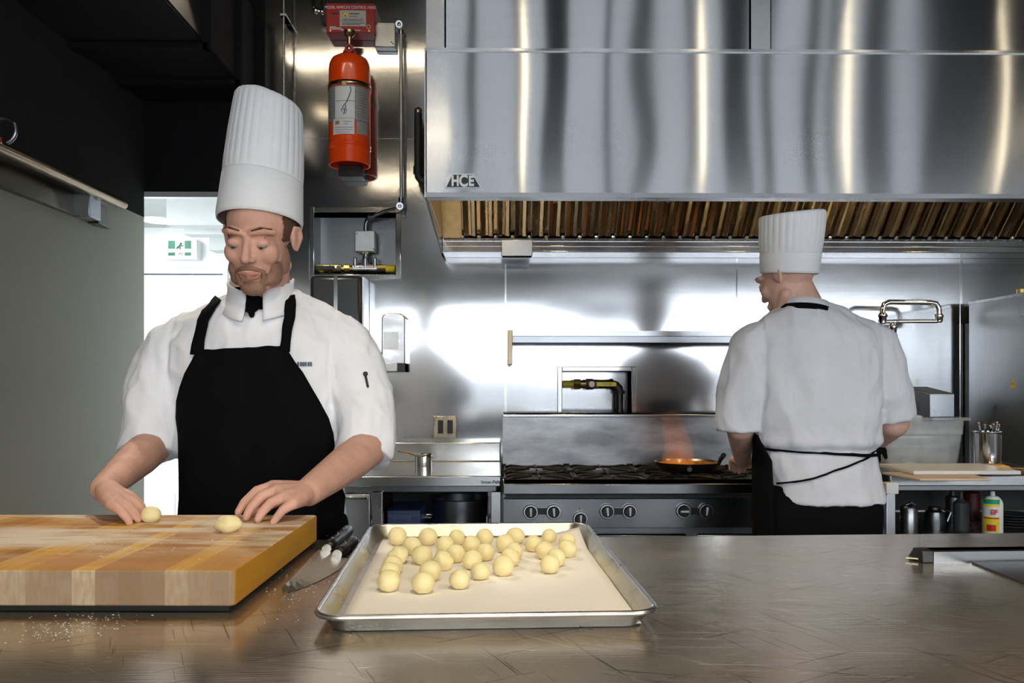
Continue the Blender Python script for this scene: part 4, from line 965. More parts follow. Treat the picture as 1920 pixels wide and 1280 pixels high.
# frying pan with bright rim
PYc = 3.74; pc = P(1288, 862, PYc)
pz = ctz + .001
t = thing('frying_pan', 'steel frying pan with gleaming amber inside on the range, flame above it', 'frying pan', (pc.x, PYc, pz))
R1 = pxm(60, PYc)
b = MB(); b.lathe((pc.x, PYc, pz), [(R1 * .78, 0), (R1 * .86, .006), (R1, .040), (R1 + .004, .043), (R1 - .001, .042), (R1 * .85, .009), (R1 * .76, .004), (.001, .004)], seg=48); b.build('pan_body', 'dark_steel', t, smooth=True)
b = MB(); b.lathe((pc.x, PYc, pz), [(R1 * .955, .0345), (R1 * .84, .011), (R1 * .74, .0065), (.001, .0065)], seg=48, cap=False); b.build('inner_surface', 'sauce', t, smooth='all', label='amber glossy inside of the pan')
hs = V((pc.x + R1 * .94, PYc - .03, pz + .034)); he = P(1357, 853, 3.62)
MB().tube([hs, hs.lerp(he, .4) + V((0, 0, .006)), he], [.008, .009, .011], 10).build('handle', 'black_iron', t, smooth=True)
q_ = P(1293, 878, PYc - R1); MB().cyl((q_.x, PYc - R1 * .96, pz + .022), (q_.x, PYc - R1 * .93 - .012, pz + .022), .011, seg=18).build('maker_mark', 'panel_steel', t)
# flame: glowing gas above the pan
fm = bpy.data.materials.new('flame_gas'); fm.use_nodes = True; tt = fm.node_tree; tt.nodes.remove(tt.nodes['Principled BSDF'])
e = N(tt, 'ShaderNodeEmission'); e.inputs[0].default_value = (1, .27, .035, 1)
tc = N(tt, 'ShaderNodeTexCoord'); sp = N(tt, 'ShaderNodeSeparateXYZ'); tt.links.new(tc.outputs['Object'], sp.inputs[0])
r_ = N(tt, 'ShaderNodeMapRange'); tt.links.new(sp.outputs[2], r_.inputs[0]); r_.inputs[1].default_value = 0; r_.inputs[2].default_value = .27; r_.inputs[3].default_value = 3.6; r_.inputs[4].default_value = .55
nn = N(tt, 'ShaderNodeTexNoise', Scale=1.0, Detail=2.0); tt.links.new(coords(tt, (14, 14, 6)), nn.inputs['Vector'])
mm = N(tt, 'ShaderNodeMath', operation='MULTIPLY'); tt.links.new(r_.outputs[0], mm.inputs[0]); tt.links.new(ramp(tt, nn.outputs[0], [(.3, .35), (.7, 1.0)]), mm.inputs[1])
tt.links.new(mm.outputs[0], e.inputs[1]); tt.links.new(e.outputs[0], tt.nodes['Material Output'].inputs['Volume']); M['flame_gas'] = fm
b = MB(); fr = []
for k in range(13):
    s = k / 12; c_ = V((pc.x - .045 - .012 * s + .008 * math.sin(s * 5), PYc, pz + .012 + s * .26)); r = (.062 + .022 * (1 - s) ** 3 - .012 * s) * (1 if s < .9 else (1.02 - s) * 8)
    fr.append([c_ + V((math.cos(a) * r * (1 + .08 * math.sin(3 * a + s * 6)), math.sin(a) * r * .8, 0)) for a in [2 * PI * i / 20 for i in range(20)]])
b.rings(fr); tag(b.build('flame', 'flame_gas', smooth='all'), 'orange flame rising from the frying pan on the range', 'flame')

# ================================================================== LEFT WORKTABLE
wy0, wy1 = 3.42, 4.10; wz = .85; wxa = X_(560, wy0) ; wxb = X_(941, wy0) - .006
t = thing('worktable', 'stainless worktable with raised back left of the range, maker name on its edge', 'worktable', ((wxa + wxb) / 2, 3.75, 0))
MB().box(wxa, wxb, wy0, wy1, wz - .004, wz).build('top', 'table_steel', t)
MB().box(wxa, wxb, wy0 - .002, wy0 + .02, Z_(911.5, wy0), wz + .001).build('front_edge', 'panel_steel', t, bevel=.003)
MB().box(wxa, wxb, wy1 - .04, BY - .002, wz, Z_(828, wy1)).build('back_riser', 'table_steel', t, bevel=.005)
MB().box(wxa + .02, wxb - .02, wy0 + .03, wy0 + .05, Z_(923, wy0), Z_(911, wy0)).build('apron', 'dark_steel', t)
q_ = P(919.5, 903.5, wy0 - .0035); text_mesh('maker_name', 'Inox-Fab', .0185, q_, 'ink', t, ext=.0006, sx=1.15, bold=.0004)
zl_ = Z_(923, wy0)
for px0, px1 in ((697, 718), (920, 941)):
    MB().box(X_(px0, wy0), X_(px1, wy0) - .003, wy0 + .01, wy0 + .055, 0, zl_ + .002).build('leg', 'panel_steel', t, bevel=.003)
MB().box(wxa + .02, wxa + .06, wy0 + .01, wy0 + .055, 0, zl_).build('leg', 'panel_steel', t)
for x in (wxa + .04, wxb - .04): MB().box(x - .02, x + .02, wy1 - .08, wy1 - .04, 0, wz - .01).build('leg', 'panel_steel', t)
sh = Z_(1010, 3.7)
MB().box(wxa + .02, wxb - .02, wy0 + .06, wy1 - .04, sh - .02, sh).build('undershelf', 'dark_steel', t)
MB().box(X_(697, wy0), wxb, wy1 - .06, wy1 - .05, sh, wz - .01).build('back_panel', 'black_iron', t)
MB().box(X_(694, wy0) + .01, X_(694, wy0) + .014, wy0 + .05, wy1 - .06, sh, wz - .01).build('side_panel', 'black_iron', t)
dr = MB().box(wxa + .06, X_(693, wy0), wy0 + .006, wy0 + .028, sh, Z_(926, wy0)).build('drawer', 'panel_steel', t, bevel=.003)
q0, q1 = P(636, 934, wy0 - .02), P(690, 928, wy0 - .02)
b = MB(); b.box(q0.x, q1.x, wy0 - .022, wy0 + .006, q0.z + .002, q0.z + .006); b.box(q0.x, q1.x, wy0 - .022, wy0 - .018, q0.z - .006, q0.z + .006); b.build('handle', 'bright_steel', dr, bevel=.002)
# blue box
yb = 3.58; u, v = P(726, 1012, yb), P(788, 957, yb)
t = thing('blue_carton', 'dark blue carton with faint lettering on the shelf under the left worktable', 'carton', ((u.x + v.x) / 2, yb + .1, sh))
MB().box(u.x, v.x, yb, yb + .28, sh, v.z).build('carton', 'blue_box', t, bevel=.002)
MB().box(u.x + .001, v.x - .001, yb - .001, yb, v.z - .022, v.z - .020).build('lid_seam', 'box_ink', t)
text_mesh('lettering', 'Resinite™', .030, (P(757, 970, yb).x, yb - .002, P(757, 969, yb).z), 'box_ink', t)
yb = 3.80; c_ = P(862, 925, yb); rp = pxm(52, yb)
t = thing('stock_pot', 'large steel stock pot in the dark under the left worktable', 'stock pot', (c_.x, yb, sh))
MB().lathe((c_.x, yb, sh), [(rp * .95, 0), (rp, .01), (rp, c_.z - sh - .02), (rp + .005, c_.z - sh - .015), (rp - .004, c_.z - sh - .016), (rp - .006, .01)], seg=48).build('pot_body', 'dark_steel', t, smooth=True)
for s in (-1, 1): MB().tube([(c_.x + s * rp, yb - .04, c_.z - .10), (c_.x + s * (rp + .03), yb - .04, c_.z - .10), (c_.x + s * (rp + .03), yb + .04, c_.z - .10), (c_.x + s * rp, yb + .04, c_.z - .10)], .005, 8).build('handle', 'bright_steel', t, smooth=True)
t = thing('serving_spoon', 'long handled steel spoon leaning at the right under the left worktable', 'spoon', P(912, 985, 3.56))
MB().tube([P(905, 950, 3.62), P(913, 968, 3.56), P(913, 1010, 3.54)], [.004, .005, .006], 8).build('spoon', 'bright_steel', t, smooth=True)
# small pan standing on the worktable
yb = 3.84; c_ = P(794, 871, yb); rp = pxm(15.5, yb)
t = thing('small_saucepan', 'small steel saucepan with long curved handle on the left worktable', 'saucepan', (c_.x, yb, wz))
hp = Z_(851.5, yb) - wz
MB().lathe((c_.x, yb, wz), [(rp * .98, 0), (rp, .004), (rp, hp), (rp + .003, hp + .002), (rp - .003, hp), (rp - .004, .006), (.001, .006)], seg=36).build('pan_body', 'chrome', t, smooth=True)
b = MB(); b.tube([P(810, 858, yb), P(803, 852, yb - .02), P(793, 852, yb - .03), P(784, 855, yb - .04), P(766, 848, yb - .06), P(746, 846, yb - .08)], [.004, .004, .0045, .005, .004, .003], 8); b.build('handle', 'warm_steel', t, smooth=True)

# ================================================================== RIGHT SIDE
ty0 = 3.33; tz = .86; tx0, tx1 = X_(1668, ty0), 3.35
t = thing('worktable', 'stainless worktable with open shelf at the right, cutting boards on it', 'worktable', (2.4, 3.7, 0))
MB().box(tx0, tx1, ty0, BY - .004, tz - .005, tz).build('top', 'table_steel', t)
MB().box(tx0, tx1, ty0 - .003, ty0 + .02, Z_(912, ty0), tz + .001).build('front_edge', 'panel_steel', t, bevel=.004)
MB().box(tx0 + .03, tx1, ty0 + .02, ty0 + .04, Z_(921, ty0), Z_(911, ty0)).build('apron', 'dark_steel', t)
MB().box(X_(1666, ty0), X_(1684, ty0), ty0 + .02, ty0 + .065, 0, Z_(911, ty0)).build('leg', 'panel_steel', t, bevel=.003)
for x, y in ((tx1 - .06, ty0 + .02), (tx0 + .04, BY - .08), (tx1 - .06, BY - .08)): MB().box(x, x + .045, y, y + .045, 0, tz - .01).build('leg', 'panel_steel', t)
s2 = Z_(1004, 3.5)
MB().box(tx0 + .02, tx1, ty0 + .07, BY - .09, s2 - .02, s2).build('undershelf', 'dark_steel', t)
MB().box(tx0, tx1, BY - .03, BY - .02, s2, tz - .01).build('back_panel', 'black_iron', t)
u, v = P(1648, 922, ty0 - .01), P(1672, 901, ty0 - .01)
t = thing('white_spacer', 'small white block wedged beside the right worktable corner', 'block', ((u.x + v.x) / 2, ty0, u.z)); MB().box(u.x, v.x - .002, ty0 - .075, ty0 - .04, u.z, v.z).build('spacer_block', 'white_plastic', t, bevel=.003)
# cutting boards
cb0 = G(1713, 893, tz + .009); 
def slab(name, pts, z0, z1, m, label, cat):
    ps = [V((p.x, p.y, 0)) for p in pts]; b = MB(); b.rings([[p + V((0, 0, z0)) for p in ps], [p + V((0, 0, z1)) for p in ps]]); return tag(b.build(name, m, bevel=.003), label, cat)
def Gs(l, z): return [G(x, y, z) for x, y in l]
slab('tan_cutting_board', Gs(((1655, 885), (1725, 897), (1860, 897), (1790, 881)), tz + .010), tz + .001, tz + .010, 'tan_board', 'thin tan board lying under the white one on the right worktable', 'cutting board')
slab('white_cutting_board', Gs(((1713, 882.5), (1915, 882.5), (1838, 868), (1649, 868.5)), tz + .026), tz + .011, tz + .026, 'white_plastic', 'white plastic cutting board on the right worktable', 'cutting board')
# clear container with lid rim and circulator
yc0, yc1 = 3.80, 4.08; cxa, cxb = X_(1660, yc0), X_(1813, yc0); cz1 = Z_(783, yc0)
t = thing('water_bath_container', 'clear plastic tub holding a steel circulator on the right worktable', 'container', ((cxa + cxb) / 2, 3.9, tz))
b = MB()
def rrp(x0, x1, y0, y1, z, r=.03, n=5):
    out = []
    for cx_, cy_, a0 in ((x1 - r, y1 - r, 0), (x0 + r, y1 - r, PI / 2), (x0 + r, y0 + r, PI), (x1 - r, y0 + r, 1.5 * PI)):
        for k in range(n + 1): a = a0 + PI / 2 * k / n; out.append(V((cx_ + r * math.cos(a), cy_ + r * math.sin(a), z)))
    return out
b.rings([rrp(cxa + .02, cxb - .02, yc0 + .02, yc1 - .01, tz + .002), rrp(cxa, cxb, yc0, yc1, cz1 - .012)], cap=False); b.bm.faces.new([b.bm.verts.new(p) for p in rrp(cxa + .02, cxb - .02, yc0 + .02, yc1 - .01, tz + .002)])
b.build('tub', 'clear_plastic', t, smooth=True, solid=.003)
MB().rings([rrp(cxa - .012, cxb + .03, yc0 - .012, yc1 + .01, cz1 - .014), rrp(cxa - .012, cxb + .03, yc0 - .012, yc1 + .01, cz1)]).build('lid', 'clear_plastic', t, bevel=.003)
MB().rings([rrp(cxa + .003, cxb - .003, yc0 + .003, yc1 - .003, cz1 - .075), rrp(cxa + .002, cxb - .002, yc0 + .002, yc1 - .002, cz1 - .016)]).build('upper_band', 'frost', t)
wl = MB(); wl.rings([rrp(cxa + .024, cxb - .05, yc0 + .024, yc1 - .02, tz + .006), rrp(cxa + .010, cxb - .05, yc0 + .010, yc1 - .012, cz1 - .08)]); wl.build('contents', 'frost', t)
t = thing('immersion_circulator', 'grey steel immersion circulator head rising out of the clear tub', 'circulator', P(1778, 780, 3.86))
yv = 3.78
u, v = P(1743, 782, yv), P(1774, 738, yv)
poly = [(yv, u.z), (yv, v.z), (yv + .24, v.z + .028), (yv + .24, u.z + .01)]
x3 = P(1790, 738, yv).x
MB().prism(poly, 'x', u.x, x3).build('head', 'dark_steel', t, bevel=.003)
MB().quad([(u.x + .006, yv + .004, v.z + .0022), (x3 - .006, yv + .004, v.z + .0022), (x3 - .006, yv + .235, v.z + .030), (u.x + .006, yv + .235, v.z + .030)]).build('top_display', 'black_plastic', t)
zb_ = Z_(852, yv); sk = MB().box(P(1756, 800, yv).x, P(1795, 800, yv).x, yv + .035, yv + .12, zb_ + .01, u.z).build('skirt', 'dark_steel', t, bevel=.002)
b = MB()
for i in range(4):
    for j in range(6): q_ = P(1783 + i * 3.4, 808 + j * 6, yv + .03); b.box(q_.x - .0028, q_.x + .0028, yv + .033, yv + .035, q_.z - .004, q_.z + .004)
o = b.build('vent_slots', 'ink', sk)
# thing behind the tub: outlet
u, v = P(1731, 776, BY - .005), P(1745, 763, BY - .005)
MBo = MB().box(u.x, v.x, BY - .008, BY - .001, u.z - .02, v.z + .01).build('wall_outlet', 'warm_steel'); tag(MBo, 'small brassy wall outlet partly hidden behind the circulator head', 'outlet')
# utensil pot
yu = 3.74; c_ = P(1853, 862, yu); ru = pxm(25.5, yu)
t = thing('utensil_pot', 'steel canister of utensils beside the oven side on the right worktable', 'canister', (c_.x, yu, tz))
zt_ = Z_(809, yu)
MB().lathe((c_.x, yu, tz), [(ru * .86, 0), (ru * .92, .004), (ru * .98, (zt_ - tz) * .95), (ru * 1.08, zt_ - tz - .002), (ru * 1.08, zt_ - tz), (ru * .95, zt_ - tz), (ru * .84, .006), (.001, .006)], seg=36).build('canister', 'bright_steel', t, smooth=True)
uk = [(-.75, 1, 'spoon'), (-.35, .7, 'whisk'), (0, .5, 'spoon'), (.3, .8, 'spoon'), (.62, 1.1, 'tongs'), (.8, .7, 'spoon')]
ul = ['steel spoon leaning leftmost in the utensil canister', 'short steel utensil second from left in the canister', 'steel spoon in the middle of the canister', 'steel ladle handle right of the canister middle', 'tall steel tongs leaning right in the canister', 'rightmost steel handle in the utensil canister']
for (k, h, kd), lb in zip(uk, ul):
    a = V((c_.x + k * ru * .4, yu + .01 * k, tz + .02)); e_ = V((c_.x + k * ru * .98, yu - .02 + .02 * abs(k), zt_ + .008 + .026 * h))
    tt_ = thing('utensil', lb, 'utensil', a, group='utensils in the steel canister')
    MB().tube([a, a.lerp(e_, .85), e_], [.003, .004, .006], 8).build('handle', 'bright_steel', tt_, smooth=True)
    MB().sph(e_ + V((0, 0, .003)), (.010, .006, .008), seg=10, rg=8).build('handle_end', 'warm_steel', tt_, smooth='all')
# folded cloths next to it
b = MB()
rows = [[V((X_(1838 + 50 * i / 10, 3.55), 3.52 + .08 * j / 6, tz + .012 + .006 * noise.noise(V((i * .5, j * .6, 0))) + (.004 if 0 < i < 10 else -.006))) for i in range(11)] for j in range(7)]
b.grid(rows); tag(b.build('folded_cloth', 'cloth_orange', smooth='all', solid=.012), 'folded orange cloth in front of the utensil canister', 'cloth')
u = G(1832, 884, tz); 
t = thing('wooden_spatula', 'wooden spatula handles lying near the oven on the right worktable', 'spatula', (2.18, 3.50, tz))
MB().box(2.10, 2.40, 3.56, 3.58, tz + .002, tz + .008).build('spatula_handle', 'tan_wood', t, bevel=.002); MB().box(2.14, 2.42, 3.47, 3.49, tz + .002, tz + .01).build('spatula_blade', 'tan_wood', t, bevel=.002)
# combi oven
ox = 2.27; oz1 = Z_(565, 4.1)
t = thing('combi_oven', 'tall stainless oven at the right edge seen from its side, warning sticker on it', 'oven', (ox + .42, 3.7, tz))
MB().box(ox, ox + .86, 3.20, 4.12, tz, oz1).build('oven_body', 'oven_steel', t, bevel=.004)
MB().box(ox - .003, ox + .86, 3.195, 4.12, oz1 - .012, oz1 + .004).build('top_edge', 'panel_steel', t, bevel=.002)
MB().box(ox + .02, ox + .84, 4.12, BY - .01, tz, oz1 - .1).build('rear_housing', 'black_iron', t)
q_ = P(1907, 719, 3.76); yq = ox * F / (1907 - 940.5)
zq = CZ + (713 - 719) / F * yq
wt = MB().prism([(yq + .021, zq - .018), (yq - .021, zq - .018), (yq, zq + .022)], 'x', ox - .0015, ox).build('warning_sticker', 'bright_yellow', t)
MB().prism([(yq - .004, zq + .010), (yq + .005, zq - .002), (yq, zq - .002), (yq + .003, zq - .012), (yq - .005, zq + .001), (yq, zq + .001)], 'x', ox - .0022, ox - .0016).build('warning_symbol', 'ink', wt)
b = MB(); b.cyl((ox + .06, 3.80, oz1), (ox + .06, 3.80, oz1 + .03), .018, seg=16); b.build('top_fitting', 'brass', t, smooth=True)
b = MB(); b.cyl((ox + .05, 3.66, oz1), (ox + .05, 3.66, oz1 + .04), .03, seg=16); b.cyl((ox + .05, 3.66, oz1 + .04), (ox + .05, 3.66, oz1 + .05), .035, seg=16); b.build('vent_cap', 'bright_steel', t, smooth=True)
# things on the shelf below, some colours darkened to carry its shade
def bottle(name, px, pyt, r, Y, m, label, cat, prof, cap=None):
    top = P(px, pyt, Y); h = top.z - s2; t = thing(name, label, cat, (top.x, Y, s2))
    MB().lathe((top.x, Y, s2), [(r * a, h * b_) for a, b_ in prof], seg=28).build('bottle_body', m, t, smooth=True); return t, top, h
t, top, h = bottle('steel_canister', 1704, 946, .034, 3.48, 'dark_steel', 'small steel canister on the shelf under the right worktable', 'canister', [(1, 0), (1, .9), (.9, .95), (.3, 1), (.01, 1)])
MB().tube([(top.x - .02, 3.47, s2 + h), (top.x, 3.46, s2 + h + .014), (top.x + .022, 3.47, s2 + h)], .004, 8).build('lid_handle', 'chrome', t, smooth=True)
t, top, h = bottle('glass_pitcher', 1752, 950, .045, 3.62, 'niche_steel', 'dark round pitcher behind the steel canister on the right shelf', 'pitcher', [(.9, 0), (1, .3), (.8, .8), (.5, .9), (.55, 1)])
MB().tube([(top.x + .03, 3.6, s2 + h * .9), (top.x + .06, 3.6, s2 + h * .8), (top.x + .045, 3.6, s2 + h * .4)], .005, 8).build('pitcher_handle', 'dark_steel', t, smooth=True)
t, top, h = bottle('squeeze_bottle', 1802, 922, .032, 3.62, 'shaded_grey', 'grey squeeze bottle with narrow neck on the right shelf', 'bottle', [(1, 0), (1, .66), (.96, .72), (.4, .8), (.25, .84), (.18, 1)])
t, top, h = bottle('squeeze_bottle', 1786, 920, .030, 3.85, 'dark_steel', 'darker squeeze bottle just behind the grey one on the right shelf', 'bottle', [(1, 0), (1, .8), (.5, .85), (.3, 1)])
t, top, h = bottle('red_carton', 1822, 922, .035, 3.95, 'shaded_red', 'dim red container deep at the back of the right shelf', 'container', [(1, 0), (1, .97), (.9, 1)])
t, top, h = bottle('spray_can', 1861, 929, .038, 3.42, 'white_paint', 'spray can with green, yellow and red label on the right shelf', 'spray can', [(.96, 0), (1, .02), (1, .80), (.96, .86), (.8, .93), (.55, .985), (.3, 1)])
MB().lathe((top.x, 3.42, s2 + h), [(.010, 0), (.009, .014), (.006, .018)], seg=14).build('nozzle', 'white_plastic', t, smooth=True)
def band(name, m, z0, z1, a0, a1, rr_=.0385):
    rows = [[(top.x + math.sin(a0 + (a1 - a0) * i / 14) * rr_, 3.42 - math.cos(a0 + (a1 - a0) * i / 14) * rr_, z) for i in range(15)] for z in (z0, z1)]
    return MB().grid(rows).build(name, m, t, smooth='all')
zc = lambda py: Z_(py, 3.382)
band('green_label', 'green_label', zc(947), zc(938), -1.5, .2); band('yellow_label', 'bright_yellow', zc(952), zc(947.5), -1.5, .2); band('yellow_label', 'bright_yellow', zc(1000), zc(971), -1.5, .15); band('white_label', 'label_white', zc(971), zc(952), -1.5, .2)
text_mesh('can_lettering', 'EF', .026, (top.x - .016, 3.42 - .0395, zc(962)), 'red_label', t, bold=.001, rot=(PI / 2, 0, -.35))
band('red_pattern', 'red_label', zc(975), zc(972.5), -1.4, .1, .039); band('red_pattern', 'red_label', zc(998), zc(986), -1.1, -.2, .039)
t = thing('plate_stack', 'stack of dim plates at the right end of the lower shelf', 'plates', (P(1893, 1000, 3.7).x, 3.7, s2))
for k in range(5): MB().lathe((P(1893, 1000, 3.7).x, 3.7, s2 + .012 * k), [(.06, 0), (.085, .008), (.083, .010), (.06, .003)], seg=32).build('plate', 'shaded_grey', t, smooth=True)
# ================================================================== PEOPLE
def ell_ring(c, rx, ry, ex=2.3, n=36, rot=None):
    out = []
    for i in range(n):
        a = 2 * PI * i / n; ca_, sa_ = math.cos(a), math.sin(a)
        p = V((math.copysign(abs(ca_) ** (2 / ex), ca_) * rx, math.copysign(abs(sa_) ** (2 / ex), sa_) * ry, 0))
        out.append(c + (rot @ p if rot else p))
    return out
def loft_px(b, rows, ex=2.4, grow=0):
    rs = []
    for (l, r, py, Y, dr) in rows:
        a, c = P(l, py, Y), P(r, py, Y); rs.append(ell_ring((a + c) / 2, (c - a).length / 2 + grow, dr + grow, ex))
    b.rings(rs)
def head_parts(b, Mx, s=1.0, ears=True):
    R = Mx.to_3x3()
    def e(c, r): b.sph(Mx @ (V(c) * s), tuple(k * s for k in r), rot=R, seg=24, rg=16)
    def tb(pts): b.limb([(Mx @ (V(p) * s), r * s) for p, r in pts], 12)
    e((0, .018, .035), (.074, .092, .082)); e((0, -.022, -.02), (.061, .070, .088)); e((0, -.035, -.07), (.047, .050, .040)); e((0, -.066, -.094), (.021, .020, .017))
    tb([((-.052, .0, -.06), .018), ((-.02, -.06, -.092), .016)]); tb([((.052, .0, -.06), .018), ((.02, -.06, -.092), .016)])
    tb([((0, -.084, .020), .008), ((0, -.096, -.004), .0085), ((0, -.106, -.026), .0105)]); e((.011, -.094, -.030), (.0075, .010, .007)); e((-.011, -.094, -.030), (.0075, .010, .007))
    for k in (-1, 1):
        tb([((k * .012, -.086, .030), .009), ((k * .034, -.084, .034), .010), ((k * .054, -.066, .028), .008)])
        e((k * .037, -.062, -.020), (.024, .024, .026)); e((k * .031, -.0785, .006), (.016, .0115, .010))
        if ears: e((k * .076, .012, .0), (.007, .017, .029)); tb([((k * .080, .006, .026), .0045), ((k * .086, .024, .020), .005), ((k * .088, .028, .0), .005), ((k * .079, .014, -.026), .0055)])
    tb([((-.022, -.086, -.058), .006), ((0, -.094, -.056), .007), ((.022, -.086, -.058), .006)]); tb([((-.018, -.085, -.067), .006), ((0, -.091, -.069), .0078), ((.018, -.085, -.067), .006)])
def face_bits(Mx, s, par, eyes=True, beard=True, hair='hair', hb=None):
    R = Mx.to_3x3()
    if eyes:
        for k in (-1, 1):
            o = MB().sph(Mx @ (V((k * .031, -.0815, -.0005)) * s), (.0125 * s, .0092 * s, .0048 * s), rot=R, seg=16, rg=10).build('eye', 'eye_white', par, smooth='all')
            MB().sph(Mx @ (V((k * .031, -.0895, -.0035)) * s), (.0045 * s, .0025 * s, .0032 * s), rot=R, seg=12, rg=8).build('iris', 'ink', o, smooth='all')
            MB().limb([(Mx @ (V(p) * s), r * s) for p, r in (((k * .014, -.0925, .034), .0022), ((k * .034, -.0915, .040), .0026), ((k * .053, -.0745, .035), .0018))], 8).build('eyebrow', hair, par, smooth='all')
        b = MB(); b.limb([(Mx @ (V(p) * s), r * s) for p, r in (((-.021, -.0925, -.0605), .0028), ((0, -.1005, -.0600), .0042), ((.021, -.0925, -.0605), .0028))], 8)
        b.limb([(Mx @ (V(p) * s), r * s) for p, r in (((-.018, -.0885, -.0655), .0025), ((0, -.0985, -.0675), .0048), ((.018, -.0885, -.0655), .0025))], 8); link('lips', remesh(b, .002, 2), 'lip', par, smooth='all')
    if beard:
        b = MB()
        def e(c, r): b.sph(Mx @ (V(c) * s), tuple(k * s for k in r), rot=R, seg=20, rg=12)
        e((0, -.068, -.096), (.030, .025, .021)); e((.034, -.040, -.078), (.024, .038, .022)); e((-.034, -.040, -.078), (.024, .038, .022))
        e((.057, -.012, -.045), (.012, .026, .034)); e((-.057, -.012, -.045), (.012, .026, .034)); e((.045, -.045, -.060), (.016, .024, .024)); e((-.045, -.045, -.060), (.016, .024, .024))
        b.limb([(Mx @ (V(p) * s), r * s) for p, r in (((-.031, -.080, -.060), .0055), ((-.013, -.096, -.0480), .0055), ((.013, -.096, -.0480), .0055), ((.031, -.080, -.060), .0055))], 8)
        b.limb([(Mx @ (V(p) * s), r * s) for p, r in (((-.030, -.080, -.064), .006), ((-.026, -.076, -.085), .008))], 8); b.limb([(Mx @ (V(p) * s), r * s) for p, r in (((.030, -.080, -.064), .006), ((.026, -.076, -.085), .008))], 8)
        me = remesh(b, .003, 2); link('beard', me, 'stubble', par, smooth='all')
def hat(par_label, Mx, r0, r1, hb, H, par, flat=1.08, tiltx=0, dome=.02):
    """toque: band then pleated crown; Mx puts the ring centre and axis"""
    nP = 30
    def mk(prof, mod, name, mt):
        b = MB(); R = []; seg = 180 if mod else 64
        for (r, h) in prof:
            ring = []
            for i in range(seg):
                a = 2 * PI * i / seg; k = 1 + (mod(a, h) if mod else 0)
                ring.append(Mx @ V((math.cos(a) * r * k, math.sin(a) * r * k * flat, h + tiltx * math.cos(a) * h / H)))
            R.append(ring)
        b.rings(R, cap=False); 
        return b.build(name, mt, par, smooth='all')
    f = lambda h: r0 + (r1 - r0) * h / H
    bd = mk([(f(0) - .003, .0), (f(0), 0), (f(0) + .0015, .01), (f(hb) + .002, hb - .004), (f(hb), hb), (f(hb) - .006, hb)], None, 'hat_band', 'hat_cloth')
    pleat = lambda a, h: .022 * (abs(math.sin(a * nP / 2)) ** .6 - .5) * min(1, (h - hb) / .03 + .25)
    mk([(f(hb) - .004, hb - .006), (f(hb) + .001, hb + .004), (f(hb + .03) + .002, hb + .03), (f(H * .7) + .002, H * .7), (f(H * .93), H * .93), (f(H) * .985, H * .985), (f(H) * .93, H + .003), (f(H) * .6, H + dome * .8), (f(H) * .2, H + dome), (.002, H + dome)], pleat, 'hat_crown', 'hat_cloth')
    return bd
def folds(me, amp, seed, sc=(9, 9, 4), extra=None):
    me.calc_loop_triangles(); nn = [v.normal.copy() for v in me.vertices]
    for v, n in zip(me.vertices, nn):
        p = v.co; q = V((p.x * sc[0], p.y * sc[1], p.z * sc[2])) + V((seed, 0, 0))
        f = noise.noise(q) + .5 * noise.noise(q * 2.1 + V((3, 1, 7)))
        f = -abs(f) * 1.4 + .35
        k = amp * f
        if extra: k += extra(p)
        v.co = p + n * k
def drape(me, rays, off, name, m, par, thick=.003, direction=V((0, 1, 0))):
    """grid of points thrown onto the surface of a garment, so that cloth lies on cloth"""
    bv = BVHTree.FromPolygons([v.co.copy() for v in me.vertices], [tuple(p.vertices) for p in me.polygons]); rows = []
    for r in rays:
        row = []
        for p in r:
            o_ = p - direction * 1.2; hit, n_, i_, d_ = bv.ray_cast(o_, direction)
            row.append((hit + n_ * off * .6 - direction * off * .5) if hit else None)
        for i in range(len(row)):
            if row[i] is None:
                js = [j for j in range(len(row)) if row[j] is not None]
                if js:
                    j = min(js, key=lambda k: abs(k - i)); row[i] = V((r[i].x, row[j].y, r[i].z)) + direction * .012 * abs(i - j)
                else: row[i] = r[i]
        rows.append(row)
    return MB().grid(rows).build(name, m, par, smooth='all', solid=thick)
def ribbon_rays(pts, wd, n=14):
    """pts: list of points (world); returns rows across the ribbon"""
    pts = [V(p) for p in pts]; seg = [(b_ - a_).length for a_, b_ in zip(pts, pts[1:])]; T = sum(seg); rows = []
    for k in range(n + 1):
        s = T * k / n; i = 0
        while i < len(seg) - 1 and s > seg[i]: s -= seg[i]; i += 1
        p = pts[i].lerp(pts[i + 1], min(1, s / seg[i])); d = (pts[i + 1] - pts[i]).normalized(); u = d.cross(V((0, 1, 0))).normalized()
        rows.append([p + u * wd * t_ for t_ in (-.5, -.17, .17, .5)])
    return rows
def finger(b, *pr):
    b.limb([(p, r) for p, r in pr], 10)

# ------------------------------------------------------------------ near chef, facing the camera, rolling dough
cb = P(498, 900, 2.1)
t = thing('person', 'person in tall white hat and black apron rolling dough at the butcher block', 'person', (cb.x, 2.12, 0)); CH1 = t
hc = P(487, 447, 1.995)
Mh = Matrix.Translation(hc) @ Matrix.Rotation(math.radians(-3), 4, 'Z') @ Matrix.Rotation(math.radians(20), 4, 'X') @ Matrix.Rotation(math.radians(2), 4, 'Y')
b = MB(); head_parts(b, Mh, 1.02)
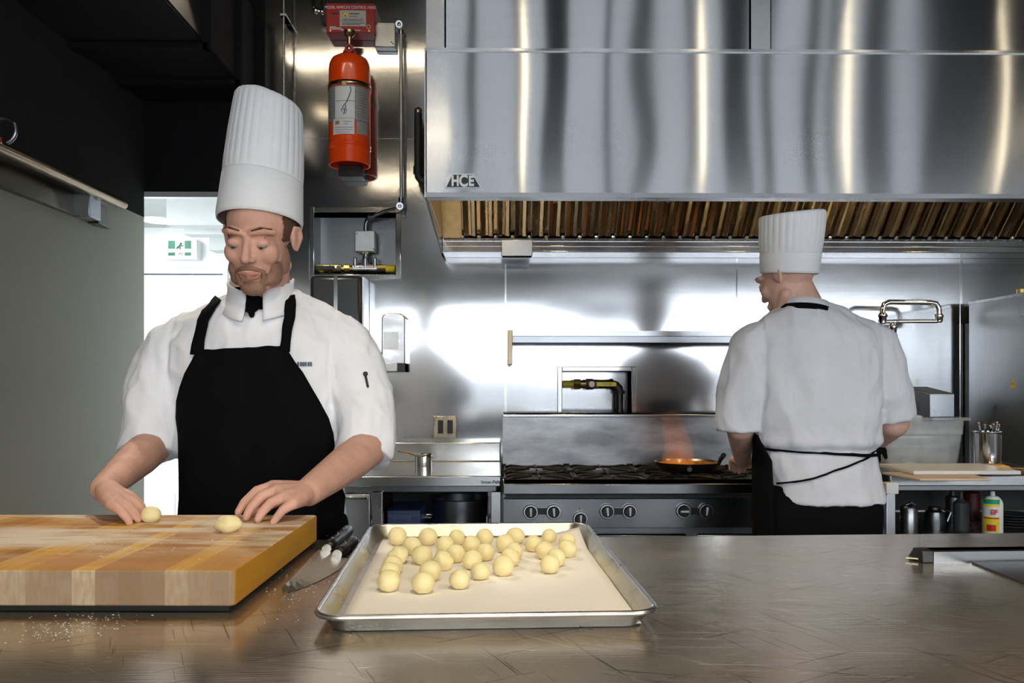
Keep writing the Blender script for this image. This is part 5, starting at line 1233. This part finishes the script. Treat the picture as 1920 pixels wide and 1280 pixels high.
# neck and trunk
b.limb([(P(497, 500, 2.04), .056), (P(498, 560, 2.09), .060), (P(500, 600, 2.11), .075)])
TY = 2.11
trunk = [(440, 554, 572, TY, .060), (400, 592, 590, TY, .078), (345, 632, 635, TY, .095), (318, 650, 690, TY, .108), (345, 636, 760, TY, .105), (362, 628, 830, TY, .098), (362, 632, 900, TY, .100), (352, 640, 960, TY, .112), (350, 645, 1020, TY, .115)]
loft_px(b, trunk, grow=-.012)
fk = {}
hipz = Z_(1010, TY)
for s, px in ((-1, 425), (1, 570)):
    h = P(px, 1000, TY); b.limb([(h, .088), (V((h.x * 1.0, TY + .0, .50)), .058), (V((h.x + s * .01, TY + .02, .12)), .042)]); b.limb([(V((h.x + s * .01, TY + .03, .06)), .040), (V((h.x + s * .02, TY - .13, .045)), .033)])
# arms
eL, wL = P(283, 838, 2.03), P(196, 915, 1.715)
b.limb([(P(332, 660, TY), .055), (P(300, 740, 2.09), .052), (eL, .044)]); b.limb([(eL, .045), (eL.lerp(wL, .3), .043), (eL.lerp(wL, .7), .034), (wL, .027)])
eR, wR = P(688, 842, 2.03), P(578, 922, 1.705)
b.limb([(P(638, 655, TY), .055), (P(672, 740, 2.09), .052), (eR, .045)]); b.limb([(eR, .046), (eR.lerp(wR, .3), .045), (eR.lerp(wR, .7), .036), (wR, .029)])
# left hand (on the right in the picture): fingers closing on the dough piece
kn = [P(512, 912, 1.665), P(520, 920, 1.64), P(533, 932, 1.618), P(549, 944, 1.60)]
for k, r in zip(kn, (.0135, .0135, .013, .012)): b.limb([(wR, .021), (wR.lerp(k, .55), .018), (k, r)], 12)
b.limb([(kn[0], .0125), (kn[1], .0125), (kn[2], .0122), (kn[3], .0118)], 10)
finger(b, (kn[0], .0125), (P(482, 920, 1.650), .0105), (P(458, 942, 1.640), .0092), (P(447, 960, 1.632), .0078))
finger(b, (kn[1], .0125), (P(491, 930, 1.622), .0107), (P(470, 953, 1.612), .0093), (P(461, 970, 1.605), .0080))
finger(b, (kn[2], .0120), (P(507, 943, 1.600), .0102), (P(490, 962, 1.592), .0088), (P(483, 974, 1.588), .0076))
finger(b, (kn[3], .0112), (P(530, 956, 1.588), .0090), (P(518, 971, 1.582), .0080), (P(512, 979, 1.579), .0068))
finger(b, (wR.lerp(kn[0], .3) + V((0, .015, -.012)), .016), (P(515, 940, 1.695), .0125), (P(487, 955, 1.680), .0105), (P(466, 966, 1.655), .0088))
# right hand (on the left): palm down, rolling a ball
kn = [P(222, 922, 1.672), P(224, 930, 1.645), P(219, 938, 1.620), P(209, 946, 1.598)]
for k, r in zip(kn, (.0135, .0135, .013, .012)): b.limb([(wL, .021), (wL.lerp(k, .5), .019), (k, r)], 12)
b.limb([(kn[0], .0125), (kn[1], .0125), (kn[2], .0122), (kn[3], .0118)], 10)
finger(b, (kn[0], .0125), (P(245, 930, 1.660), .0105), (P(262, 945, 1.652), .0092), (P(270, 958, 1.645), .0078))
finger(b, (kn[1], .0125), (P(248, 940, 1.632), .0107), (P(265, 955, 1.622), .0093), (P(270, 966, 1.618), .0080))
finger(b, (kn[2], .0120), (P(241, 950, 1.604), .0102), (P(255, 965, 1.596), .0088), (P(259, 974, 1.592), .0076))
finger(b, (kn[3], .0112), (P(228, 959, 1.582), .0090), (P(240, 973, 1.576), .0080), (P(243, 980, 1.574), .0068))
finger(b, (wL.lerp(kn[0], .3) + V((0, .012, -.012)), .016), (P(230, 938, 1.70), .0125), (P(255, 950, 1.695), .0105), (P(270, 960, 1.68), .0088))
body = link('body', remesh(b, .0034, 3), 'skin', t, smooth='all')
c = G(283, 978, BT); dough('dough_ball', (c.x, c.y, BT), .017, 9.1, (1.1, 1, .93), 'dough ball being rolled under the chef\'s right hand on the butcher block')
face_bits(Mh, 1.02, t)
# hair at the sides and back
def hair_cap(Mx, s_, name, m, par, yf=-.012, zf=.0, grow=.0):
    b = MB(); R_ = Mx.to_3x3(); b.sph(Mx @ (V((0, .026, .030)) * s_), (.0785 + grow, .0945 + grow, .074), rot=R_, seg=32, rg=20)
    me = remesh(b, .0045, 1); bm2 = bmesh.new(); bm2.from_mesh(me); inv = Mx.inverted()
    dl = [v for v in bm2.verts if (inv @ v.co).y < yf and (inv @ v.co).z < .09 or (inv @ v.co).z < zf]
    bmesh.ops.delete(bm2, geom=dl, context='VERTS'); bm2.to_mesh(me); bm2.free(); return link(name, me, m, par, smooth='all')
hair_cap(Mh, 1.03, 'hair', 'hair', t, -.030, -.006, .0035)
# hat
hb_ = P(487, 418, 2.01); ax = (P(505, 185, 2.045) - hb_); Hh = ax.length - .012
q = V((0, 0, 1)).rotation_difference(ax.normalized()).to_matrix().to_4x4()
hat('', Matrix.Translation(hb_) @ q, .097, .0795, .105, Hh, t, 1.12, tiltx=-.014)
# jacket
b = MB()
jk = [(428, 558, 562, TY, .068), (396, 596, 580, TY, .085), (352, 632, 606, TY, .100), (312, 660, 650, TY, .118), (312, 662, 700, TY, .126), (330, 650, 760, TY, .128), (346, 642, 830, TY, .124), (350, 642, 900, TY, .124), (345, 650, 960, TY, .130), (340, 658, 1025, TY, .134)]
loft_px(b, jk)
b.limb([(P(448, 592, TY), .058), (P(330, 652, TY), .070)], 20); b.limb([(P(538, 585, TY), .058), (P(640, 645, TY), .072)], 20)
sL = [(P(326, 655, TY), .072), (P(307, 700, 2.105), .078), (P(292, 760, 2.085), .077), (P(284, 812, 2.06), .073)]
sR = [(P(642, 648, TY), .073), (P(664, 696, 2.105), .077), (P(682, 760, 2.085), .076), (P(686, 815, 2.06), .070)]
def sleeve(b, pts, end, r_end):
    for (a_, ra), (c_, rc) in zip(pts, pts[1:]): b.limb([(a_, ra), (c_, rc)], 20)
    d = (end - pts[-1][0]); b.cyl(pts[-1][0], end, pts[-1][1], r_end, 24)
sleeve(b, sL, P(277, 852, 2.035), .071); sleeve(b, sR, P(682, 860, 2.03), .066)
me = remesh(b, .0055, 6)
def cuts(p):  # sleeve seam and side creases
    k = 0
    for pxs, sg in ((338, -1), (630, 1)):
        xs = X_(pxs, TY); k -= .004 * math.exp(-((p.x - xs) / .006) ** 2) * (1 if p.z > Z_(760, TY) else 0)
    return k
folds(me, .012, 1.0, (8, 8, 6), cuts); folds(me, .0045, 4.0, (22, 22, 13)); jm = me.copy()
jacket = link('jacket', me, 'jacket', t, smooth='all')
# collar: standing band with a gap at the throat, black kerchief inside
b = MB(); rows = []
cc = P(492, 562, 2.095)
for h, gr_ in ((-.030, .020), (-.012, .010), (.004, .004), (.024, .001), (.040, .003)):
    row = []
    for i in range(41):
        a = -PI / 2 + .34 + (2 * PI - .52) * i / 40
        drop = .030 * max(0, -math.sin(a)) ** 2
        row.append(V((cc.x + math.cos(a) * (.074 + gr_), cc.y - .012 + math.sin(a) * (.078 + gr_), cc.z + h - drop + (.012 if math.sin(a) > 0 else 0))))
    rows.append(row)
b.grid(rows); b.build('collar', 'jacket', t, smooth='all', solid=.005)
b = MB(); b.lathe(cc + V((0, -.010, -.03)), [(.075, 0), (.068, .02), (.064, .045), (.066, .055)], seg=36, cap=False); kx = P(470, 585, cc.y - .09); b.sph(P(470, 574, cc.y - .082), (.020, .012, .016)); b.limb([(P(470, 574, cc.y - .085), .012), (P(472, 590, cc.y - .09), .007)], 10)
b.build('kerchief', 'apron_black', t, smooth='all')
# apron
rows = []
bib = [(656, 402, 560), (664, 399, 563), (680, 392, 574), (700, 381, 588), (725, 370, 602), (750, 362, 614), (780, 357, 625), (810, 356, 631), (850, 357, 633), (890, 358, 636), (930, 357, 642), (970, 357, 648), (1010, 352, 654), (1060, 350, 655)]
for py, l, r in bib:
    yy = (r - l); rows.append([P(l + yy * i / 30, py + (4 - 8 * i / 30 if py < 660 else 0), TY) for i in range(31)])
ap = drape(jm, rows, .009, 'apron', 'apron_black', t, .004)
# lower apron skirt in front of the legs
b = MB(); rr_ = []
for py, l, r in ((1005, 350, 655), (1060, 348, 655)):
    a_, c_ = P(l, py, TY), P(r, py, TY); m_ = (a_ + c_) / 2; hw = (c_ - a_).length / 2; rr_.append([V((m_.x - hw * math.cos(PI * i / 24), TY - .150 * math.sin(PI * i / 24) - .0, m_.z)) for i in range(25)])
rr_.append([V((p.x, p.y, .48)) for p in rr_[-1]]); b.grid(rr_); b.build('apron_skirt', 'apron_black', t, smooth='all', solid=.004)
drape(jm, ribbon_rays([P(401, 668, TY), P(402, 640, TY), P(407, 605, TY), P(417, 580, TY), P(424, 566, TY)], pxm(23, TY)), .010, 'apron_strap', 'apron_black', t, .003)
drape(jm, ribbon_rays([P(556, 662, TY), P(559, 630, TY), P(560, 600, TY), P(557, 575, TY), P(553, 560, TY)], pxm(17, TY)), .010, 'apron_strap', 'apron_black', t, .003)
# small stitched marks at the pocket and pens on the sleeve
def onto(p, d=V((0, 1, 0)), off=.003):
    bv = BVHTree.FromPolygons([v.co.copy() for v in jm.vertices], [tuple(f.vertices) for f in jm.polygons]); h, n_, i_, q_ = bv.ray_cast(p - d * 1.2, d); return (h - d * off) if h else p
b = MB()
for k, x in enumerate((579, 584, 588, 592, 597, 601)): q_ = onto(P(x, 684, TY)); b.box(q_.x - .0022, q_.x + .0016, q_.y - .001, q_.y + .003, q_.z - .005, q_.z + .005)
b.build('stitched_name', 'ink_blue', t)
q_ = onto(P(560, 690, TY)); 
for x0, y0, x1, y1 in ((692, 703, 698, 725),): MB().tube([onto(P(x0, y0, 2.09), off=.004), onto(P(x1, y1, 2.09), off=.004)], .0028, 8).build('pen', 'ink', t, smooth='all'); MB().sph(onto(P(x0, y0 - 2, 2.09), off=.004), .006).build('pen_cap', 'ink', t, smooth='all')
# trousers and shoes
b = MB()
for s, px in ((-1, 425), (1, 570)):
    h = P(px, 1000, TY); b.limb([(V((h.x, TY, .86)), .112), (V((h.x, TY, .50)), .088), (V((h.x + s * .01, TY + .02, .10)), .075)], 20)
link('trousers', remesh(b, .008, 4), 'trouser_black', t, smooth='all')
for s, px in ((-1, 425), (1, 570)):
    h = P(px, 1000, TY); x = h.x + s * .015; b = MB(); b.limb([(V((x, TY + .05, .042)), .042), (V((x, TY - .06, .042)), .043), (V((x + s * .01, TY - .15, .034)), .036)]); b.box(x - .045, x + .045, TY - .18, TY + .09, 0, .022); link('shoe', remesh(b, .006, 3), 'shoe_black', t, smooth='all')

# ------------------------------------------------------------------ far chef at the range, back to the camera
T2 = 2.84
cb = P(1535, 800, T2)
t = thing('person', 'person in white jacket and pleated white hat at the range, back turned', 'person', (cb.x, T2, 0)); CH2 = t
hc = P(1478, 522, 2.86)
# looks down and to the left, away from the camera
Mh2 = Matrix.Translation(hc) @ Matrix.Rotation(math.radians(180 + 52 - 115 + 0), 4, 'Z') @ Matrix.Rotation(math.radians(24), 4, 'X')
Mh2 = Matrix.Translation(hc) @ Matrix.Rotation(math.radians(-141), 4, 'Z') @ Matrix.Rotation(math.radians(22), 4, 'X')
b = MB(); head_parts(b, Mh2, 1.04)
b.limb([(P(1488, 535, 2.86), .060), (P(1505, 575, 2.85), .066), (P(1512, 605, 2.84), .082)])
trunk2 = [(1460, 1554, 595, T2, .065), (1432, 1596, 618, T2, .088), (1410, 1640, 650, T2, .105), (1405, 1652, 700, T2, .115), (1420, 1640, 780, T2, .110), (1428, 1638, 850, T2, .105), (1428, 1640, 930, T2, .115), (1425, 1640, 990, T2, .118)]
loft_px(b, trunk2, grow=-.020)
for s, px in ((-1, 1478), (1, 1590)):
    h = P(px, 960, T2); b.limb([(h, .092), (V((h.x, T2, .48)), .062), (V((h.x, T2 - .02, .12)), .045)]); b.limb([(V((h.x, T2 - .03, .06)), .040), (V((h.x, T2 + .13, .045)), .034)])
eL2, wL2 = P(1388, 800, 2.84), P(1392, 862, 3.14)
b.limb([(P(1416, 660, T2), .060), (P(1393, 730, 2.84), .056), (eL2, .047)]); b.limb([(eL2, .047), (eL2.lerp(wL2, .4), .042), (wL2, .029)])
eR2, wR2 = P(1676, 792, 2.86), P(1605, 850, 3.10)
b.limb([(P(1640, 660, T2), .060), (P(1664, 720, 2.84), .056), (eR2, .050)]); b.limb([(eR2, .050), (eR2.lerp(wR2, .4), .045), (wR2, .030)])
def hand(b, w, d, nrm, side, curl=.7, s=1.0):
    """w wrist, d toward the knuckles, nrm back of the hand, side +1: thumb along d x nrm"""
    d = d.normalized(); sd = d.cross(nrm).normalized() * side; nrm = nrm.normalized()
    for i, (o_, l) in enumerate(((.028, .9), (.010, 1.0), (-.009, .93), (-.026, .75))):
        k = w + d * .085 * s + sd * o_ * s; b.limb([(w + sd * o_ * .4 * s, .019 * s), (k, .0125 * s)], 10)
        p = k; dd = d; L_ = [.040 * l, .026 * l, .020 * l]; pts = [(p, .0122 * s)]
        for j, q_ in enumerate(L_): dd = (dd * math.cos(curl) - nrm * math.sin(curl)).normalized(); nrm2 = nrm; p = p + dd * q_ * s; pts.append((p, (.0100, .0090, .0078)[j] * s)); curl_ = curl; nrm = (nrm * math.cos(curl_) + dd * 0).normalized()
        b.limb(pts, 10)
    b.limb([(w + sd * .018 * s + d * .02 * s, .016 * s), (w + sd * .045 * s + d * .055 * s - nrm * .012, .012 * s), (w + sd * .048 * s + d * .085 * s - nrm * .025, .0105 * s), (w + sd * .035 * s + d * .105 * s - nrm * .03, .009 * s)], 10)
hand(b, wL2, (P(1368, 857, 3.5) - wL2), V((0, -.2, 1)), 1, .55)
hand(b, wR2, V((-.8, .5, -.1)), V((0, -.3, 1)), -1, .55)
link('body', remesh(b, .0048, 3), 'skin_pale', t, smooth='all')
face_bits(Mh2, 1.04, t, eyes=True, beard=False, hair='hair_dark')
hair_cap(Mh2, 1.04, 'cropped_hair', 'hair_crop', t, -.008, .0)
hb_ = P(1480, 513, 2.86); ax = (P(1486, 398, 2.84) - hb_); q = V((0, 0, 1)).rotation_difference(ax.normalized()).to_matrix().to_4x4()
hat('', Matrix.Translation(hb_) @ q @ Matrix.Rotation(.0, 4, 'Z'), .0935, .107, .068, ax.length - .006, t, 1.05, tiltx=.012, dome=-.02)
# jacket
b = MB()
jk2 = [(1458, 1556, 578, T2, .072), (1432, 1592, 594, T2, .090), (1404, 1640, 620, T2, .108), (1390, 1662, 662, T2, .122), (1396, 1660, 710, T2, .126), (1412, 1650, 770, T2, .124), (1422, 1644, 830, T2, .118), (1428, 1640, 852, T2, .116), (1436, 1648, 890, T2, .128), (1440, 1652, 938, T2, .134)]
loft_px(b, jk2)
b.limb([(P(1478, 606, T2), .062), (P(1412, 652, T2), .078)], 20); b.limb([(P(1548, 600, T2), .062), (P(1640, 652, T2), .080)], 20)
b.limb([(P(1412, 655, T2), .078), (P(1398, 700, 2.84), .081), (P(1388, 750, 2.84), .080)], 20); b.cyl(P(1388, 745, 2.84), P(1386, 806, 2.85), .0795, .074, 24)
b.limb([(P(1642, 655, T2), .079), (P(1656, 700, 2.84), .080), (P(1668, 740, 2.845), .078)], 20); b.cyl(P(1667, 735, 2.845), P(1675, 784, 2.86), .078, .070, 24)
me = remesh(b, .006, 6)
zw = Z_(843, T2)
def waist(p):
    k = -.010 * math.exp(-((p.z - zw) / .012) ** 2) + .006 * math.exp(-((p.z - zw - .03) / .02) ** 2)
    for pxs in (1420, 1640):
        xs = X_(pxs, T2); k -= .004 * math.exp(-((p.x - xs) / .008) ** 2) * (1 if p.z > Z_(770, T2) else 0)
    k += .006 * math.sin(p.x * 60 + p.z * 25) * max(0, 1 - abs(p.z - zw - .02) / .10) * .6
    return k
folds(me, .011, 5.0, (7, 7, 4), waist); folds(me, .004, 2.0, (20, 20, 10)); jm2 = me.copy()
link('jacket', me, 'jacket_dimmed', t, smooth='all')
# collar and strap round the neck
cc = P(1509, 580, 2.85); rows = []
for h, gr_ in ((-.022, .012), (0, .0), (.022, -.001)):
    row = []
    for i in range(37):
        a = 2 * PI * i / 36; row.append(V((cc.x + math.cos(a) * (.078 + gr_), cc.y + math.sin(a) * (.076 + gr_), cc.z + h + .010 * math.cos(a) * -1 + .012 * -math.sin(a))))
    rows.append(row)
MB().grid(rows).build('collar', 'jacket_dimmed', t, smooth='all', solid=.005)
rows = []
for h, gr_ in ((-.030, .016), (-.012, .0065)):
    rows.append([V((cc.x + math.cos(a) * (.078 + gr_), cc.y + math.sin(a) * (.076 + gr_), cc.z + h + .013 + .010 * -math.cos(a) + .012 * -math.sin(a))) for a in [2 * PI * i / 36 for i in range(37)]])
MB().grid(rows).build('apron_strap', 'apron_black', t, smooth='all', solid=.004)
# apron ties on the back and the apron's front, which shows at the left side
drape(jm2, ribbon_rays([P(1424, 838, T2), P(1470, 841, T2), P(1530, 845, T2), P(1590, 849, T2), P(1636, 851, T2)], .009, 24), .008, 'apron_tie', 'apron_black', t, .003)
drape(jm2, ribbon_rays([P(1446, 901, T2), P(1500, 888, T2), P(1560, 868, T2), P(1600, 853, T2), P(1636, 838, T2)], .006, 24), .009, 'apron_tie', 'apron_black', t, .003)
b = MB(); q_ = P(1644, 846, T2 - .02); b.limb([(q_, .014), (q_ + V((.022, 0, .004)), .010), (q_ + V((.03, 0, -.02)), .006)], 10); b.limb([(q_, .013), (q_ + V((.008, 0, -.03)), .006)], 10); b.build('tie_knot', 'apron_black', t, smooth='all')
rows = []
for py, l, r, d_ in ((790, 1420, 1640, .130), (820, 1414, 1650, .134), (860, 1412, 1652, .142), (930, 1414, 1652, .155), (1000, 1414, 1652, .16), (1200, 1414, 1652, .17)):
    a_, c_ = P(l, py, T2), P(r, py, T2); m_ = (a_ + c_) / 2; hw = (c_ - a_).length / 2
    st = -.25 if py > 800 else .1
    rows.append([V((m_.x - hw * math.cos(a), T2 + .0 + d_ * math.sin(a), m_.z)) for a in [st - .35 * (py > 850) + (PI - st * 1.0) * i / 28 for i in range(29)]])
MB().grid(rows).build('apron', 'apron_black', t, smooth='all', solid=.004)
b = MB(); loft_px(b, [(1426, 1642, 905, T2, .118), (1420, 1644, 960, T2, .125), (1420, 1642, 1010, T2, .122)], 2.2)
for s, px in ((-1, 1478), (1, 1590)):
    h = P(px, 960, T2); b.limb([(V((h.x, T2, .80)), .112), (V((h.x, T2, .48)), .092), (V((h.x, T2 - .02, .10)), .078)], 20)
link('trousers', remesh(b, .008, 4), 'trouser_black', t, smooth='all')
for s, px in ((-1, 1478), (1, 1590)):
    x = P(px, 960, T2).x; b = MB(); b.limb([(V((x, T2 - .05, .042)), .042), (V((x, T2 + .06, .042)), .043), (V((x, T2 + .15, .034)), .036)]); b.box(x - .045, x + .045, T2 - .09, T2 + .18, 0, .022); link('shoe', remesh(b, .006, 3), 'shoe_black', t, smooth='all')
